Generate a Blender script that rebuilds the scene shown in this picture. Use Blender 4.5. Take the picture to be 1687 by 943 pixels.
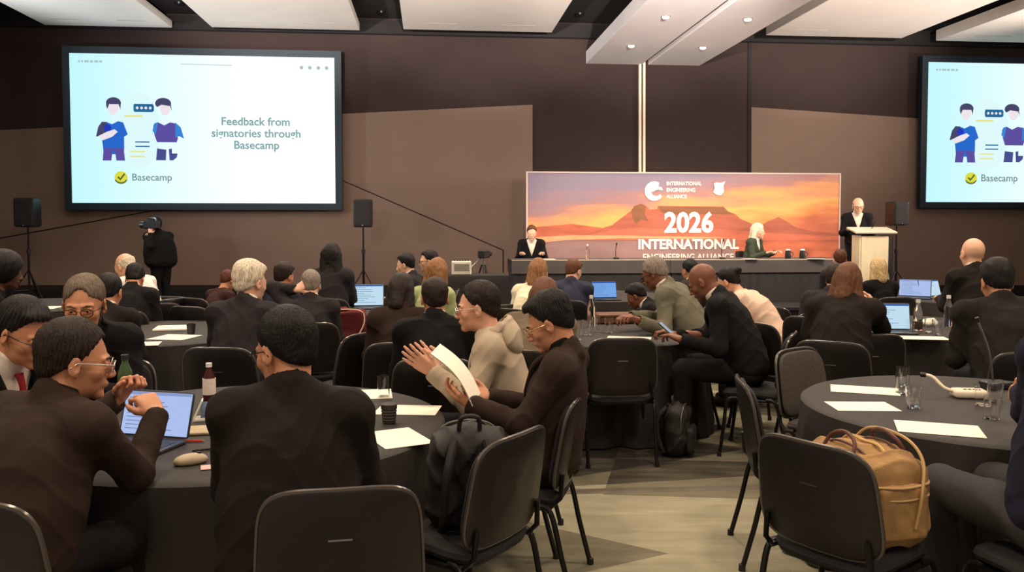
import bpy, math, random
import numpy as np
from math import sin, cos, pi, radians

for _o in list(bpy.data.objects):
    bpy.data.objects.remove(_o)
SC = bpy.context.scene
COL = SC.collection

# ------------------------------------------------------------------ camera
F_PX, CX, EYE, YH = 1400.0, 843.5, 1.65, 368.0
PITCH = radians(2.3)
CYO = YH + F_PX * math.tan(PITCH)
cam_data = bpy.data.cameras.new('camera')
cam_data.sensor_fit = 'HORIZONTAL'
cam_data.sensor_width = 36.0
cam_data.lens = 36.0 * F_PX / 1687.0
cam_data.shift_y = -(471.5 - CYO) / 1687.0
cam_data.clip_start = 0.05
cam = bpy.data.objects.new('camera', cam_data)
COL.objects.link(cam)
cam.location = (0, 0, EYE)
cam.rotation_euler = (pi / 2 - PITCH, 0, 0)
SC.camera = cam

# ------------------------------------------------------------------ world, lights, exposure
SC.view_settings.view_transform = 'Standard'
SC.view_settings.look = 'None'
SC.view_settings.gamma = 1.0
SC.view_settings.use_curve_mapping = False
SC.view_settings.exposure = 0.0
W = bpy.data.worlds.new('hall_ambient')
SC.world = W
W.use_nodes = True
W.node_tree.nodes['Background'].inputs[0].default_value = (1.0, 0.80, 0.66, 1)
W.node_tree.nodes['Background'].inputs[1].default_value = 0.46

def area_light(name, loc, energy, size, color=(1.0, 0.80, 0.60), rot=(0, 0, 0), spread=150):
    l = bpy.data.lights.new(name, 'AREA')
    l.shape = 'DISK'
    l.size = size
    l.energy = energy
    l.color = color
    l.spread = radians(spread)
    o = bpy.data.objects.new(name, l)
    COL.objects.link(o)
    o.location = loc
    o.rotation_euler = rot
    return o

for lx in (-5.5, -1.8, 1.9, 5.6):
    for ly in (0.5, 4.0, 7.5, 11.0):
        area_light('ceiling_downlight_lamp', (lx, ly, 5.4), 70, 0.5)
# warm spots aimed at the stage, banner and lectern
def spot(name, loc, target, energy, angle, color=(1.0, 0.85, 0.68), r=0.08):
    l = bpy.data.lights.new(name, 'SPOT')
    l.energy = energy
    l.color = color
    l.spot_size = radians(angle)
    l.spot_blend = 0.8
    l.shadow_soft_size = r
    o = bpy.data.objects.new(name, l)
    COL.objects.link(o)
    o.location = loc
    import mathutils
    v = mathutils.Vector(target) - mathutils.Vector(loc)
    o.rotation_euler = v.to_track_quat('-Z', 'Y').to_euler()
    return o
for ux, uy, tx_, ty_ in ((-8.5, 6.0, -4.5, 14.5), (-3.0, 5.0, -1.0, 14.5), (3.0, 5.0, 2.0, 14.5), (9.0, 6.0, 7.0, 14.5)):
    spot('added_panel_fill', (ux, uy, 3.3), (tx_, ty_, 5.6), 1000, 70, color=(1.0, 0.88, 0.78), r=.3)  # added fill without a fixture, aimed up to brighten the hanging panels
for ux in (-4.2, -0.6, 2.4, 6.0):
    spot('added_bulkhead_fill', (ux, 6.8, 4.15), (ux * 1.05, 14.0, 6.3), 8500, 38, color=(1.0, 0.90, 0.82), r=.05)  # added unseen fill that lifts the middle panels and the bulkhead
spot('added_side_fill', (-10.8, 12.5, 3.2), (-3.5, 15.0, 5.6), 1300, 95, color=(0.82, 0.92, 1.0), r=.3)  # added side fill for the left panels, bluish to suggest screen glow
spot('added_side_fill', (12.5, 13.5, 3.2), (4.0, 15.5, 5.6), 2300, 95, color=(1.0, 0.86, 0.76), r=.3)  # added side fill brightening the right-hand panels, no fixture there
spot('stage_spot_lamp', (0.5, 10.5, 5.2), (2.0, 16.0, 1.5), 1300, 40)
spot('stage_spot_lamp', (5.0, 10.5, 5.2), (4.4, 16.0, 1.5), 1300, 40)
spot('stage_spot_lamp', (8.0, 11.5, 5.2), (6.2, 15.3, 1.6), 900, 24)

# ------------------------------------------------------------------ pixel -> place
def _ray(px, py):
    a = -(py - CYO) / F_PX
    return (px - CX) / F_PX, cos(PITCH) + a * sin(PITCH), -sin(PITCH) + a * cos(PITCH)

def P(px, py, d):
    rx, ry, rz = _ray(px, py)
    k = d / ry
    return np.array([rx * k, d, EYE + rz * k])

def PZ(px, py, z):
    rx, ry, rz = _ray(px, py)
    k = (z - EYE) / rz
    return np.array([rx * k, ry * k, z])

YAW_T = 0.0963                       # the end wall recedes to the right
YAW = math.atan(YAW_T)
WALL_Y0 = 17.92

def PW(px, py, off=0.0):
    """point on the end wall (or OFF metres in front of it)"""
    rx, ry, rz = _ray(px, py)
    k = (WALL_Y0 - off) / (ry - YAW_T * rx)
    return np.array([rx * k, ry * k, EYE + rz * k])

def UV(p):
    """world -> room coordinates (u along end wall, v towards it)"""
    return p[0] * cos(YAW) + p[1] * sin(YAW), -p[0] * sin(YAW) + p[1] * cos(YAW)

def RW(u, v, z=0.0):
    return (u * cos(YAW) - v * sin(YAW), u * sin(YAW) + v * cos(YAW), z)

# ------------------------------------------------------------------ materials
def rgb(r, g, b):
    f = lambda c: (c / 255 / 12.92) if c / 255 <= 0.04045 else ((c / 255 + 0.055) / 1.055) ** 2.4
    return (f(r), f(g), f(b), 1.0)

_mats = {}
def mat(name, col, rough=0.8, metal=0.0, var=0.12, vscale=9.0, bump=0.0, bscale=300.0, sss=0.0,
        trans=0.0, ior=1.45, emit=None, estr=0.0, spec=0.5, stretch=None, coat=0.0, sheen=0.0):
    if name in _mats:
        return _mats[name]
    m = bpy.data.materials.new(name)
    m.use_nodes = True
    nt = m.node_tree
    b = nt.nodes['Principled BSDF']
    b.inputs['Base Color'].default_value = col
    b.inputs['Roughness'].default_value = rough
    b.inputs['Metallic'].default_value = metal
    b.inputs['Specular IOR Level'].default_value = spec
    b.inputs['IOR'].default_value = ior
    b.inputs['Transmission Weight'].default_value = trans
    b.inputs['Coat Weight'].default_value = coat
    b.inputs['Sheen Weight'].default_value = sheen
    if sss:
        b.inputs['Subsurface Weight'].default_value = sss
        b.inputs['Subsurface Radius'].default_value = (0.6, 0.25, 0.15)
        b.inputs['Subsurface Scale'].default_value = 0.012
    if emit:
        b.inputs['Emission Color'].default_value = emit
        b.inputs['Emission Strength'].default_value = estr
    tc = nt.nodes.new('ShaderNodeTexCoord')
    src = tc.outputs['Object']
    if stretch:
        mp = nt.nodes.new('ShaderNodeMapping')
        mp.inputs['Scale'].default_value = stretch
        nt.links.new(src, mp.inputs[0])
        src = mp.outputs[0]
    if var:
        n = nt.nodes.new('ShaderNodeTexNoise')
        n.inputs['Scale'].default_value = vscale
        n.inputs['Detail'].default_value = 4
        nt.links.new(src, n.inputs['Vector'])
        r = nt.nodes.new('ShaderNodeValToRGB')
        lo = [max(0, c * (1 - var)) for c in col[:3]] + [1]
        hi = [min(1, c * (1 + var)) for c in col[:3]] + [1]
        r.color_ramp.elements[0].position = 0.3
        r.color_ramp.elements[1].position = 0.7
        r.color_ramp.elements[0].color = lo
        r.color_ramp.elements[1].color = hi
        nt.links.new(n.outputs[0], r.inputs[0])
        nt.links.new(r.outputs[0], b.inputs['Base Color'])
    if bump:
        n2 = nt.nodes.new('ShaderNodeTexNoise')
        n2.inputs['Scale'].default_value = bscale
        n2.inputs['Detail'].default_value = 3
        nt.links.new(src, n2.inputs['Vector'])
        bp = nt.nodes.new('ShaderNodeBump')
        bp.inputs['Strength'].default_value = bump
        bp.inputs['Distance'].default_value = 0.004
        nt.links.new(n2.outputs[0], bp.inputs['Height'])
        nt.links.new(bp.outputs[0], b.inputs['Normal'])
    _mats[name] = m
    return m

def emis(name, col, s):
    if name in _mats:
        return _mats[name]
    m = bpy.data.materials.new(name)
    m.use_nodes = True
    nt = m.node_tree
    nt.nodes.clear()
    e = nt.nodes.new('ShaderNodeEmission')
    e.inputs[0].default_value = col
    e.inputs[1].default_value = s
    o = nt.nodes.new('ShaderNodeOutputMaterial')
    nt.links.new(e.outputs[0], o.inputs[0])
    _mats[name] = m
    return m

# ------------------------------------------------------------------ object helpers
def tag(o, label=None, cat=None, group=None, kind=None):
    if label: o['label'] = label
    if cat: o['category'] = cat
    if group: o['group'] = group
    if kind: o['kind'] = kind
    return o

def empty(name, loc=(0, 0, 0), rz=0.0, label=None, cat=None, group=None):
    o = bpy.data.objects.new(name, None)
    o.empty_display_size = 0.1
    COL.objects.link(o)
    o.location = [float(c) for c in loc]
    o.rotation_euler = (0, 0, rz)
    return tag(o, label, cat, group)

def obj_from(name, V, Fc, mats, parent=None, mi=None, smooth=True):
    me = bpy.data.meshes.new(name)
    V = np.asarray(V, dtype=np.float32)
    if isinstance(Fc, np.ndarray):
        n = len(Fc)
        me.vertices.add(len(V)); me.vertices.foreach_set('co', V.ravel())
        me.loops.add(n * 4); me.loops.foreach_set('vertex_index', Fc.astype(np.int32).ravel())
        me.polygons.add(n)
        me.polygons.foreach_set('loop_start', np.arange(0, n * 4, 4, dtype=np.int32))
        me.update(calc_edges=True)
    else:
        me.from_pydata([tuple(map(float, v)) for v in V], [], [tuple(int(i) for i in f) for f in Fc])
        me.update()
    if not isinstance(mats, (list, tuple)): mats = [mats]
    for m in mats: me.materials.append(m)
    if mi is not None:
        me.polygons.foreach_set('material_index', np.asarray(mi, dtype=np.int32))
    sm = np.zeros(len(me.polygons), dtype=bool)
    sm[:] = smooth
    me.polygons.foreach_set('use_smooth', sm)
    if smooth and not isinstance(Fc, np.ndarray):
        try: me.set_sharp_from_angle(angle=radians(38))
        except Exception: pass
    me.update()
    o = bpy.data.objects.new(name, me)
    COL.objects.link(o)
    if parent: o.parent = parent
    return o

class MB:
    def __init__(s): s.V, s.F, s.M = [], [], []
    def add(s, V, F, m=0):
        b = len(s.V)
        s.V += [tuple(map(float, v)) for v in V]
        s.F += [tuple(b + i for i in f) for f in F]
        s.M += [m] * len(F)
        return s
    def box(s, c, h, R=None, m=0, bev=0.0):
        hx, hy, hz = h
        if bev > 0:
            # chamfered box
            b = min(bev, hx * .9, hy * .9, hz * .9)
            V = []; 
            for sx in (-1, 1):
                for sy in (-1, 1):
                    for sz in (-1, 1):
                        V += [(sx * hx, sy * (hy - b), sz * (hz - b)), (sx * (hx - b), sy * hy, sz * (hz - b)), (sx * (hx - b), sy * (hy - b), sz * hz)]
            I = lambda sx, sy, sz, k: ((sx > 0) * 4 + (sy > 0) * 2 + (sz > 0)) * 3 + k
            F = []
            for sg in (-1, 1):
                F.append([I(sg, -1, -1, 0), I(sg, 1, -1, 0), I(sg, 1, 1, 0), I(sg, -1, 1, 0)])
                F.append([I(-1, sg, -1, 1), I(1, sg, -1, 1), I(1, sg, 1, 1), I(-1, sg, 1, 1)])
                F.append([I(-1, -1, sg, 2), I(1, -1, sg, 2), I(1, 1, sg, 2), I(-1, 1, sg, 2)])
                for s2 in (-1, 1):
                    F.append([I(sg, s2, -1, 0), I(sg, s2, -1, 1), I(sg, s2, 1, 1), I(sg, s2, 1, 0)])
                    F.append([I(sg, -1, s2, 0), I(sg, -1, s2, 2), I(sg, 1, s2, 2), I(sg, 1, s2, 0)])
                    F.append([I(-1, sg, s2, 1), I(-1, sg, s2, 2), I(1, sg, s2, 2), I(1, sg, s2, 1)])
                    for s3 in (-1, 1):
                        F.append([I(sg, s2, s3, 0), I(sg, s2, s3, 1), I(sg, s2, s3, 2)])
            # orient outward
            Va = np.array(V)
            FF = []
            for f in F:
                p = Va[f]; n = np.cross(p[1] - p[0], p[2] - p[0])
                FF.append(f if np.dot(n, p.mean(0)) > 0 else f[::-1])
            F = FF
        else:
            V = [(x * hx, y * hy, z * hz) for x in (-1, 1) for y in (-1, 1) for z in (-1, 1)]
            F = [(0, 1, 3, 2), (4, 6, 7, 5), (0, 4, 5, 1), (2, 3, 7, 6), (0, 2, 6, 4), (1, 5, 7, 3)]
        V = np.array(V, float)
        if R is not None: V = V @ np.asarray(R).T
        return s.add(V + np.asarray(c, float), F, m)
    def tube(s, pts, r, n=8, m=0, cap=True, closed=False):
        pts = [np.asarray(p, float) for p in pts]
        k = len(pts)
        rr = r if hasattr(r, '__len__') else [r] * k
        V = []; up = None
        for i, p in enumerate(pts):
            a = pts[i - 1] if (i > 0 or closed) else pts[0]
            b = pts[(i + 1) % k] if (i < k - 1 or closed) else pts[-1]
            t = b - a; t = t / (np.linalg.norm(t) + 1e-9)
            if up is None:
                up = np.array([0, 0, 1.]) if abs(t[2]) < .9 else np.array([1., 0, 0])
            x = np.cross(up, t); x /= np.linalg.norm(x) + 1e-9
            y = np.cross(t, x); up = y
            for j in range(n):
                an = 2 * pi * j / n
                V.append(p + rr[i] * (x * cos(an) + y * sin(an)))
        F = []
        for i in range(k if closed else k - 1):
            i2 = (i + 1) % k
            for j in range(n):
                j2 = (j + 1) % n
                F.append((i * n + j, i * n + j2, i2 * n + j2, i2 * n + j))
        if cap and not closed:
            F.append(tuple(range(n))[::-1]); F.append(tuple((k - 1) * n + j for j in range(n)))
        return s.add(V, F, m)
    def lathe(s, prof, c=(0, 0, 0), n=24, m=0, R=None):
        V = []; F = []
        k = len(prof)
        for (r, z) in prof:
            for j in range(n):
                a = 2 * pi * j / n
                V.append((r * cos(a), r * sin(a), z))
        for i in range(k - 1):
            for j in range(n):
                j2 = (j + 1) % n
                F.append((i * n + j, i * n + j2, (i + 1) * n + j2, (i + 1) * n + j))
        if prof[0][0] > 1e-5: F.append(tuple(range(n))[::-1])
        if prof[-1][0] > 1e-5: F.append(tuple((k - 1) * n + j for j in range(n)))
        V = np.array(V, float)
        if R is not None: V = V @ np.asarray(R).T
        return s.add(V + np.asarray(c, float), F, m)
    def prism(s, poly, y0, y1, m=0, fn=None):
        """poly in (x,z), extruded from y0 to y1 (y0 = front, towards -y)"""
        n = len(poly)
        V = [(x, y0, z) for x, z in poly] + [(x, y1, z) for x, z in poly]
        a = sum(poly[i][0] * poly[(i + 1) % n][1] - poly[(i + 1) % n][0] * poly[i][1] for i in range(n))
        fr = list(range(n)); bk = [n + i for i in range(n)]
        if a < 0: fr = fr[::-1]
        else: bk = bk[::-1]
        F = [tuple(fr), tuple(bk)]
        for i in range(n):
            j = (i + 1) % n
            F.append((i, i + n, j + n, j) if a > 0 else (i, j, j + n, i + n))
        if fn: V = [fn(*v) for v in V]
        return s.add(V, F, m)
    def slab(s, w, h, th, e=5, bev=None, N=56, fn=None, m=0, taper=0.0):
        """soft-edged superellipse plate in x,z, thickness along y; fn maps (x,y,z)"""
        bev = bev or th * .5
        rings = [(-th / 2, .0), (-th / 2, .55), (-th / 2, 1 - 2 * bev / min(w, h)), (-th / 2 + bev * .35, 1 - .5 * bev / min(w, h)), (0, 1.0),
                 (th / 2 - bev * .35, 1 - .5 * bev / min(w, h)), (th / 2, 1 - 2 * bev / min(w, h)), (th / 2, .55), (th / 2, 0.)]
        V = []; F = []
        for (y, k) in rings:
            for j in range(N):
                a = 2 * pi * j / N
                cx, cz = cos(a), sin(a)
                x = np.sign(cx) * abs(cx) ** (2 / e) * w / 2 * k
                z = np.sign(cz) * abs(cz) ** (2 / e) * h / 2 * k
                x *= 1 - taper * (z / h)
                V.append((x, y, z))
        for i in range(len(rings) - 1):
            for j in range(N):
                j2 = (j + 1) % N
                F.append((i * N + j2, i * N + j, (i + 1) * N + j, (i + 1) * N + j2)[::-1])
        if fn: V = [fn(*v) for v in V]
        return s.add(V, F, m)
    def build(s, name, mats, parent=None, smooth=True):
        return obj_from(name, s.V, s.F, mats, parent, s.M, smooth)

def copy_tree(o, parent=None):
    c = o.copy(); COL.objects.link(c)
    if parent: c.parent = parent
    for ch in list(o.children): copy_tree(ch, c)
    return c

def smooth_path(pts, n=6):
    pts = [np.asarray(p, float) for p in pts]
    out = []
    for i in range(len(pts) - 1):
        p0 = pts[max(i - 1, 0)]; p1 = pts[i]; p2 = pts[i + 1]; p3 = pts[min(i + 2, len(pts) - 1)]
        for j in range(n):
            t = j / n
            out.append(.5 * ((2 * p1) + (-p0 + p2) * t + (2 * p0 - 5 * p1 + 4 * p2 - p3) * t * t + (-p0 + 3 * p1 - 3 * p2 + p3) * t ** 3))
    out.append(pts[-1])
    return out

def text_mesh(name, s, size, m, parent, loc, rot, align='CENTER', bold=0.0, sx=1.0, ext=0.001):
    cu = bpy.data.curves.new(name, 'FONT')
    cu.body = s; cu.size = size; cu.align_x = align; cu.align_y = 'CENTER'
    cu.offset = bold; cu.extrude = ext; cu.resolution_u = 3
    tmp = bpy.data.objects.new('tmp', cu); COL.objects.link(tmp)
    bpy.context.view_layer.update()
    me = bpy.data.meshes.new_from_object(tmp.evaluated_get(bpy.context.evaluated_depsgraph_get()))
    bpy.data.objects.remove(tmp)
    me.name = name
    me.materials.clear(); me.materials.append(m)
    o = bpy.data.objects.new(name, me); COL.objects.link(o)
    o.parent = parent; o.location = loc; o.rotation_euler = rot; o.scale = (sx, 1, 1)
    return o

# ------------------------------------------------------------------ implicit surfaces (for bodies, clothes, bags)
def Rx(a): a = radians(a); return np.array([[1, 0, 0], [0, cos(a), -sin(a)], [0, sin(a), cos(a)]])
def Ry(a): a = radians(a); return np.array([[cos(a), 0, sin(a)], [0, 1, 0], [-sin(a), 0, cos(a)]])
def Rz(a): a = radians(a); return np.array([[cos(a), -sin(a), 0], [sin(a), cos(a), 0], [0, 0, 1]])
I3 = np.eye(3)

class Vol:
    def __init__(s, res): s.res = res; s.ops = []; s.lo = np.full(3, 1e9); s.hi = np.full(3, -1e9); s.post = None
    def _reg(s, lo, hi, add=True):
        if add: s.lo = np.minimum(s.lo, lo); s.hi = np.maximum(s.hi, hi)
    def cone(s, p0, p1, r0, r1=None, k=.02, op='u', flat=None):
        r1 = r0 if r1 is None else r1
        p0 = np.asarray(p0, float); p1 = np.asarray(p1, float)
        lo = np.minimum(p0 - r0, p1 - r1); hi = np.maximum(p0 + r0, p1 + r1)
        s._reg(lo, hi, op == 'u')
        s.ops.append((op, 'cone', (p0, p1, r0, r1), k, lo, hi)); return s
    def ell(s, c, r, R=I3, k=.02, op='u'):
        c = np.asarray(c, float); r = np.asarray(r, float); m = float(r.max())
        ext = np.sqrt(((R * r[None, :]) ** 2).sum(1))
        s._reg(c - ext, c + ext, op == 'u')
        s.ops.append((op, 'ell', (c, r, R), k, c - ext, c + ext)); return s
    def box(s, c, h, R=I3, rad=.01, k=.01, op='u'):
        c = np.asarray(c, float); h = np.asarray(h, float)
        ext = np.abs(R) @ h
        s._reg(c - ext, c + ext, op == 'u')
        s.ops.append((op, 'box', (c, h, R, rad), k, c - ext, c + ext)); return s
    def half(s, n, c, k=.004):
        """keep the side where dot(n,p) < c"""
        s.ops.append(('h', 'half', (np.asarray(n, float), c), k, None, None)); return s
    def fn(s, f, op='s', k=.004):
        s.ops.append((op, 'fn', f, k, None, None)); return s
    def mesh(s):
        res = s.res
        lo = s.lo - res * 3; n = np.ceil((s.hi + res * 3 - lo) / res).astype(int) + 1
        ax = [lo[i] + res * np.arange(n[i]) for i in range(3)]
        Fd = np.full(n, .08, dtype=np.float32)
        for (op, kind, a, k, blo, bhi) in s.ops:
            if blo is None: sl = [slice(0, n[i]) for i in range(3)]
            else:
                pad = k + res * 3
                i0 = np.clip(np.floor((blo - pad - lo) / res).astype(int), 0, n - 1)
                i1 = np.clip(np.ceil((bhi + pad - lo) / res).astype(int) + 1, 1, n)
                if (i1 <= i0).any(): continue
                sl = [slice(i0[i], i1[i]) for i in range(3)]
            X = ax[0][sl[0]].astype(np.float32)[:, None, None]
            Y = ax[1][sl[1]].astype(np.float32)[None, :, None]
            Z = ax[2][sl[2]].astype(np.float32)[None, None, :]
            if kind == 'cone':
                p0, p1, r0, r1 = a
                d = p1 - p0; L2 = float(d @ d) + 1e-12
                t = np.clip(((X - p0[0]) * d[0] + (Y - p0[1]) * d[1] + (Z - p0[2]) * d[2]) / L2, 0, 1)
                q = np.sqrt((X - p0[0] - t * d[0]) ** 2 + (Y - p0[1] - t * d[1]) ** 2 + (Z - p0[2] - t * d[2]) ** 2) - (r0 + (r1 - r0) * t)
            elif kind == 'ell':
                c, r, R = a
                dx, dy, dz = X - c[0], Y - c[1], Z - c[2]
                x = R[0, 0] * dx + R[1, 0] * dy + R[2, 0] * dz
                y = R[0, 1] * dx + R[1, 1] * dy + R[2, 1] * dz
                z = R[0, 2] * dx + R[1, 2] * dy + R[2, 2] * dz
                k0 = np.sqrt((x / r[0]) ** 2 + (y / r[1]) ** 2 + (z / r[2]) ** 2)
                k1 = np.sqrt((x / r[0] ** 2) ** 2 + (y / r[1] ** 2) ** 2 + (z / r[2] ** 2) ** 2) + 1e-6
                q = np.where(k0 < .02, -float(r.min()), k0 * (k0 - 1) / k1)
            elif kind == 'box':
                c, h, R, rad = a
                dx, dy, dz = X - c[0], Y - c[1], Z - c[2]
                x = np.abs(R[0, 0] * dx + R[1, 0] * dy + R[2, 0] * dz) - h[0] + rad
                y = np.abs(R[0, 1] * dx + R[1, 1] * dy + R[2, 1] * dz) - h[1] + rad
                z = np.abs(R[0, 2] * dx + R[1, 2] * dy + R[2, 2] * dz) - h[2] + rad
                q = np.sqrt(np.maximum(x, 0) ** 2 + np.maximum(y, 0) ** 2 + np.maximum(z, 0) ** 2) + np.minimum(np.maximum(np.maximum(x, y), z), 0) - rad
            elif kind == 'half':
                nn, c = a
                q = X * nn[0] + Y * nn[1] + Z * nn[2] - c
            else:
                q = a(X, Y, Z)
            q = np.asarray(q, dtype=np.float32)
            A = Fd[sl[0], sl[1], sl[2]]
            if op == 'add': R_ = A + q
            elif op == 'u':
                h_ = np.maximum(k - np.abs(A - q), 0) / k
                R_ = np.minimum(A, q) - h_ * h_ * k * .25
            else:
                if op == 's': q = -q
                h_ = np.maximum(k - np.abs(A - q), 0) / k
                R_ = np.maximum(A, q) + h_ * h_ * k * .25
            Fd[sl[0], sl[1], sl[2]] = R_
        S = Fd < 0
        # surface nets
        nx, ny, nz = n
        cnt = np.zeros((nx - 1, ny - 1, nz - 1), np.uint8)
        for i in (0, 1):
            for j in (0, 1):
                for l in (0, 1):
                    cnt += S[i:nx - 1 + i, j:ny - 1 + j, l:nz - 1 + l]
        act = np.argwhere((cnt > 0) & (cnt < 8))
        if not len(act): return np.zeros((0, 3)), np.zeros((0, 4), int)
        idx = np.full(cnt.shape, -1, np.int32)
        idx[act[:, 0], act[:, 1], act[:, 2]] = np.arange(len(act))
        acc = np.zeros((len(act), 3)); w = np.zeros(len(act))
        cs = [(i, j, l) for i in (0, 1) for j in (0, 1) for l in (0, 1)]
        val = {c: Fd[act[:, 0] + c[0], act[:, 1] + c[1], act[:, 2] + c[2]].astype(float) for c in cs}
        for c in cs:
            for axn in range(3):
                if c[axn]: continue
                e = list(c); e[axn] = 1; e = tuple(e)
                a, b = val[c], val[e]
                m = (a < 0) != (b < 0)
                t = np.where(m, a / np.where(m, a - b, 1), 0)
                p = np.zeros((len(act), 3)) + np.array(c)
                p[:, axn] += t
                acc += p * m[:, None]; w += m
        V = (act + acc / w[:, None]) * res + lo
        Q = []
        for axn in range(3):
            sh = [slice(0, n[0]), slice(0, n[1]), slice(0, n[2])]
            a = [slice(1, n[i] - 1) for i in range(3)]; b = list(a)
            a[axn] = slice(0, n[axn] - 1); b[axn] = slice(1, n[axn])
            sa, sb = S[tuple(a)], S[tuple(b)]
            e = np.argwhere(sa != sb)
            if not len(e): continue
            fl = sa[e[:, 0], e[:, 1], e[:, 2]]
            base = e.copy()
            for i in range(3):
                if i != axn: base[:, i] += 1
            u, v = (axn + 1) % 3, (axn + 2) % 3
            def g(du, dv):
                q = base.copy(); q[:, u] -= du; q[:, v] -= dv
                return idx[q[:, 0], q[:, 1], q[:, 2]]
            q = np.stack([g(1, 1), g(0, 1), g(0, 0), g(1, 0)], 1)
            q[~fl] = q[~fl][:, ::-1]
            Q.append(q)
        Q = np.concatenate(Q)
        Q = Q[(Q >= 0).all(1)]
        # one light relaxation
        for _ in range(1):
            S_ = np.zeros_like(V); C_ = np.zeros(len(V))
            for i in range(4):
                a_, b_ = Q[:, i], Q[:, (i + 1) % 4]
                for ax3 in range(3):
                    S_[:, ax3] += np.bincount(a_, V[b_, ax3], len(V)) + np.bincount(b_, V[a_, ax3], len(V))
                C_ += np.bincount(a_, minlength=len(V)) + np.bincount(b_, minlength=len(V))
            V = V * .5 + .5 * S_ / np.maximum(C_, 1)[:, None]
        return V, Q
    def build(s, name, m, parent=None):
        V, Q = s.mesh()
        return obj_from(name, V, Q, m, parent)

def folds(amp, seed=0, f=14.0):
    r = np.random.RandomState(seed)
    ph = r.rand(8) * 6.28
    def g(X, Y, Z):
        a = np.sin(f * (X * 1.1 + Z * .9) + ph[0] + 1.6 * np.sin(f * .6 * (Y - Z) + ph[1]))
        b = np.sin(f * 1.9 * (Y * .8 - Z * 1.1 + X * .3) + ph[2] + 1.3 * np.sin(f * .9 * (X + Y) + ph[3]))
        c = np.sin(f * 3.1 * (Z + .4 * X) + ph[4] + 2 * np.sin(f * .8 * (Y - X) + ph[5]))
        return amp * (.5 * a + .35 * b + .25 * c * np.abs(a))
    return g
# ------------------------------------------------------------------ cloth, skin, hair materials
def skin_mat(tone):
    c = {'light': (214, 160, 130), 'fair': (226, 176, 146), 'tan': (190, 132, 98), 'olive': (172, 116, 84), 'brown': (120, 74, 52), 'dark': (88, 54, 40)}[tone]
    return mat('skin_' + tone, rgb(*c), rough=.48, var=.08, vscale=14, sss=.12, bump=.08, bscale=180)

def hair_mat(name, c):
    return mat('hair_' + name, rgb(*c), rough=.55, var=.5, vscale=150, bump=.7, bscale=260, stretch=(1, 1, .14), spec=.3)
HC = {'black': (20, 16, 15), 'darkbrown': (36, 25, 20), 'brown': (98, 62, 40), 'auburn': (84, 44, 28), 'blonde': (196, 168, 120), 'lightbrown': (140, 98, 62),
      'white': (214, 200, 176), 'grey': (132, 120, 108), 'greybrown': (104, 90, 76)}

def cloth(name, c, **k):
    a = dict(rough=.85, var=.12, vscale=7, bump=.35, bscale=420, sheen=.0, spec=.2)
    a.update(k)
    return mat('cloth_' + name, rgb(*c), **a)
CL = {'black': (18, 16, 17), 'blackwarm': (29, 23, 20), 'brownblack': (46, 33, 27), 'charcoal': (42, 38, 40), 'navy': (27, 28, 44), 'blue': (50, 53, 70), 'sage': (106, 102, 86),
      'taupe': (112, 98, 80), 'white': (226, 214, 196), 'cream': (236, 226, 196), 'hoodie': (176, 160, 138), 'green': (166, 176, 124), 'maroon': (96, 38, 40), 'pink': (226, 194, 172),
      'olive': (31, 28, 23), 'darkgreen': (62, 68, 54), 'trouser': (27, 25, 26), 'greytrouser': (56, 54, 54), 'shirt': (228, 218, 208), 'red': (130, 30, 36), 'shoe': (30, 24, 22),
      'beige': (150, 126, 98), 'darkmaroon': (58, 36, 34), 'greycloth': (96, 92, 88)}
def C_(n): return cloth(n, CL[n])
GLASS = lambda: mat('clear_glass', (1, 1, 1, 1), rough=.03, var=0, trans=1.0, ior=1.45)
LENS = lambda: mat('spectacle_lens', (1, 1, 1, 1), rough=.02, var=0, trans=1.0, ior=1.02)

def nrm(v): v = np.asarray(v, float); return v / (np.linalg.norm(v) + 1e-9)

def two_bone(a, t, l1, l2, pole):
    a = np.asarray(a, float); t = np.asarray(t, float); d = t - a; L = np.linalg.norm(d)
    if L > (l1 + l2) * .985: t = a + d / L * (l1 + l2) * .985; d = t - a; L = np.linalg.norm(d)
    u = d / L; x = (l1 * l1 - l2 * l2 + L * L) / (2 * L); h = math.sqrt(max(l1 * l1 - x * x, 1e-5))
    p = np.asarray(pole, float); p = p - u * (p @ u); p = nrm(p)
    return a + u * x + p * h, t

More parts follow.
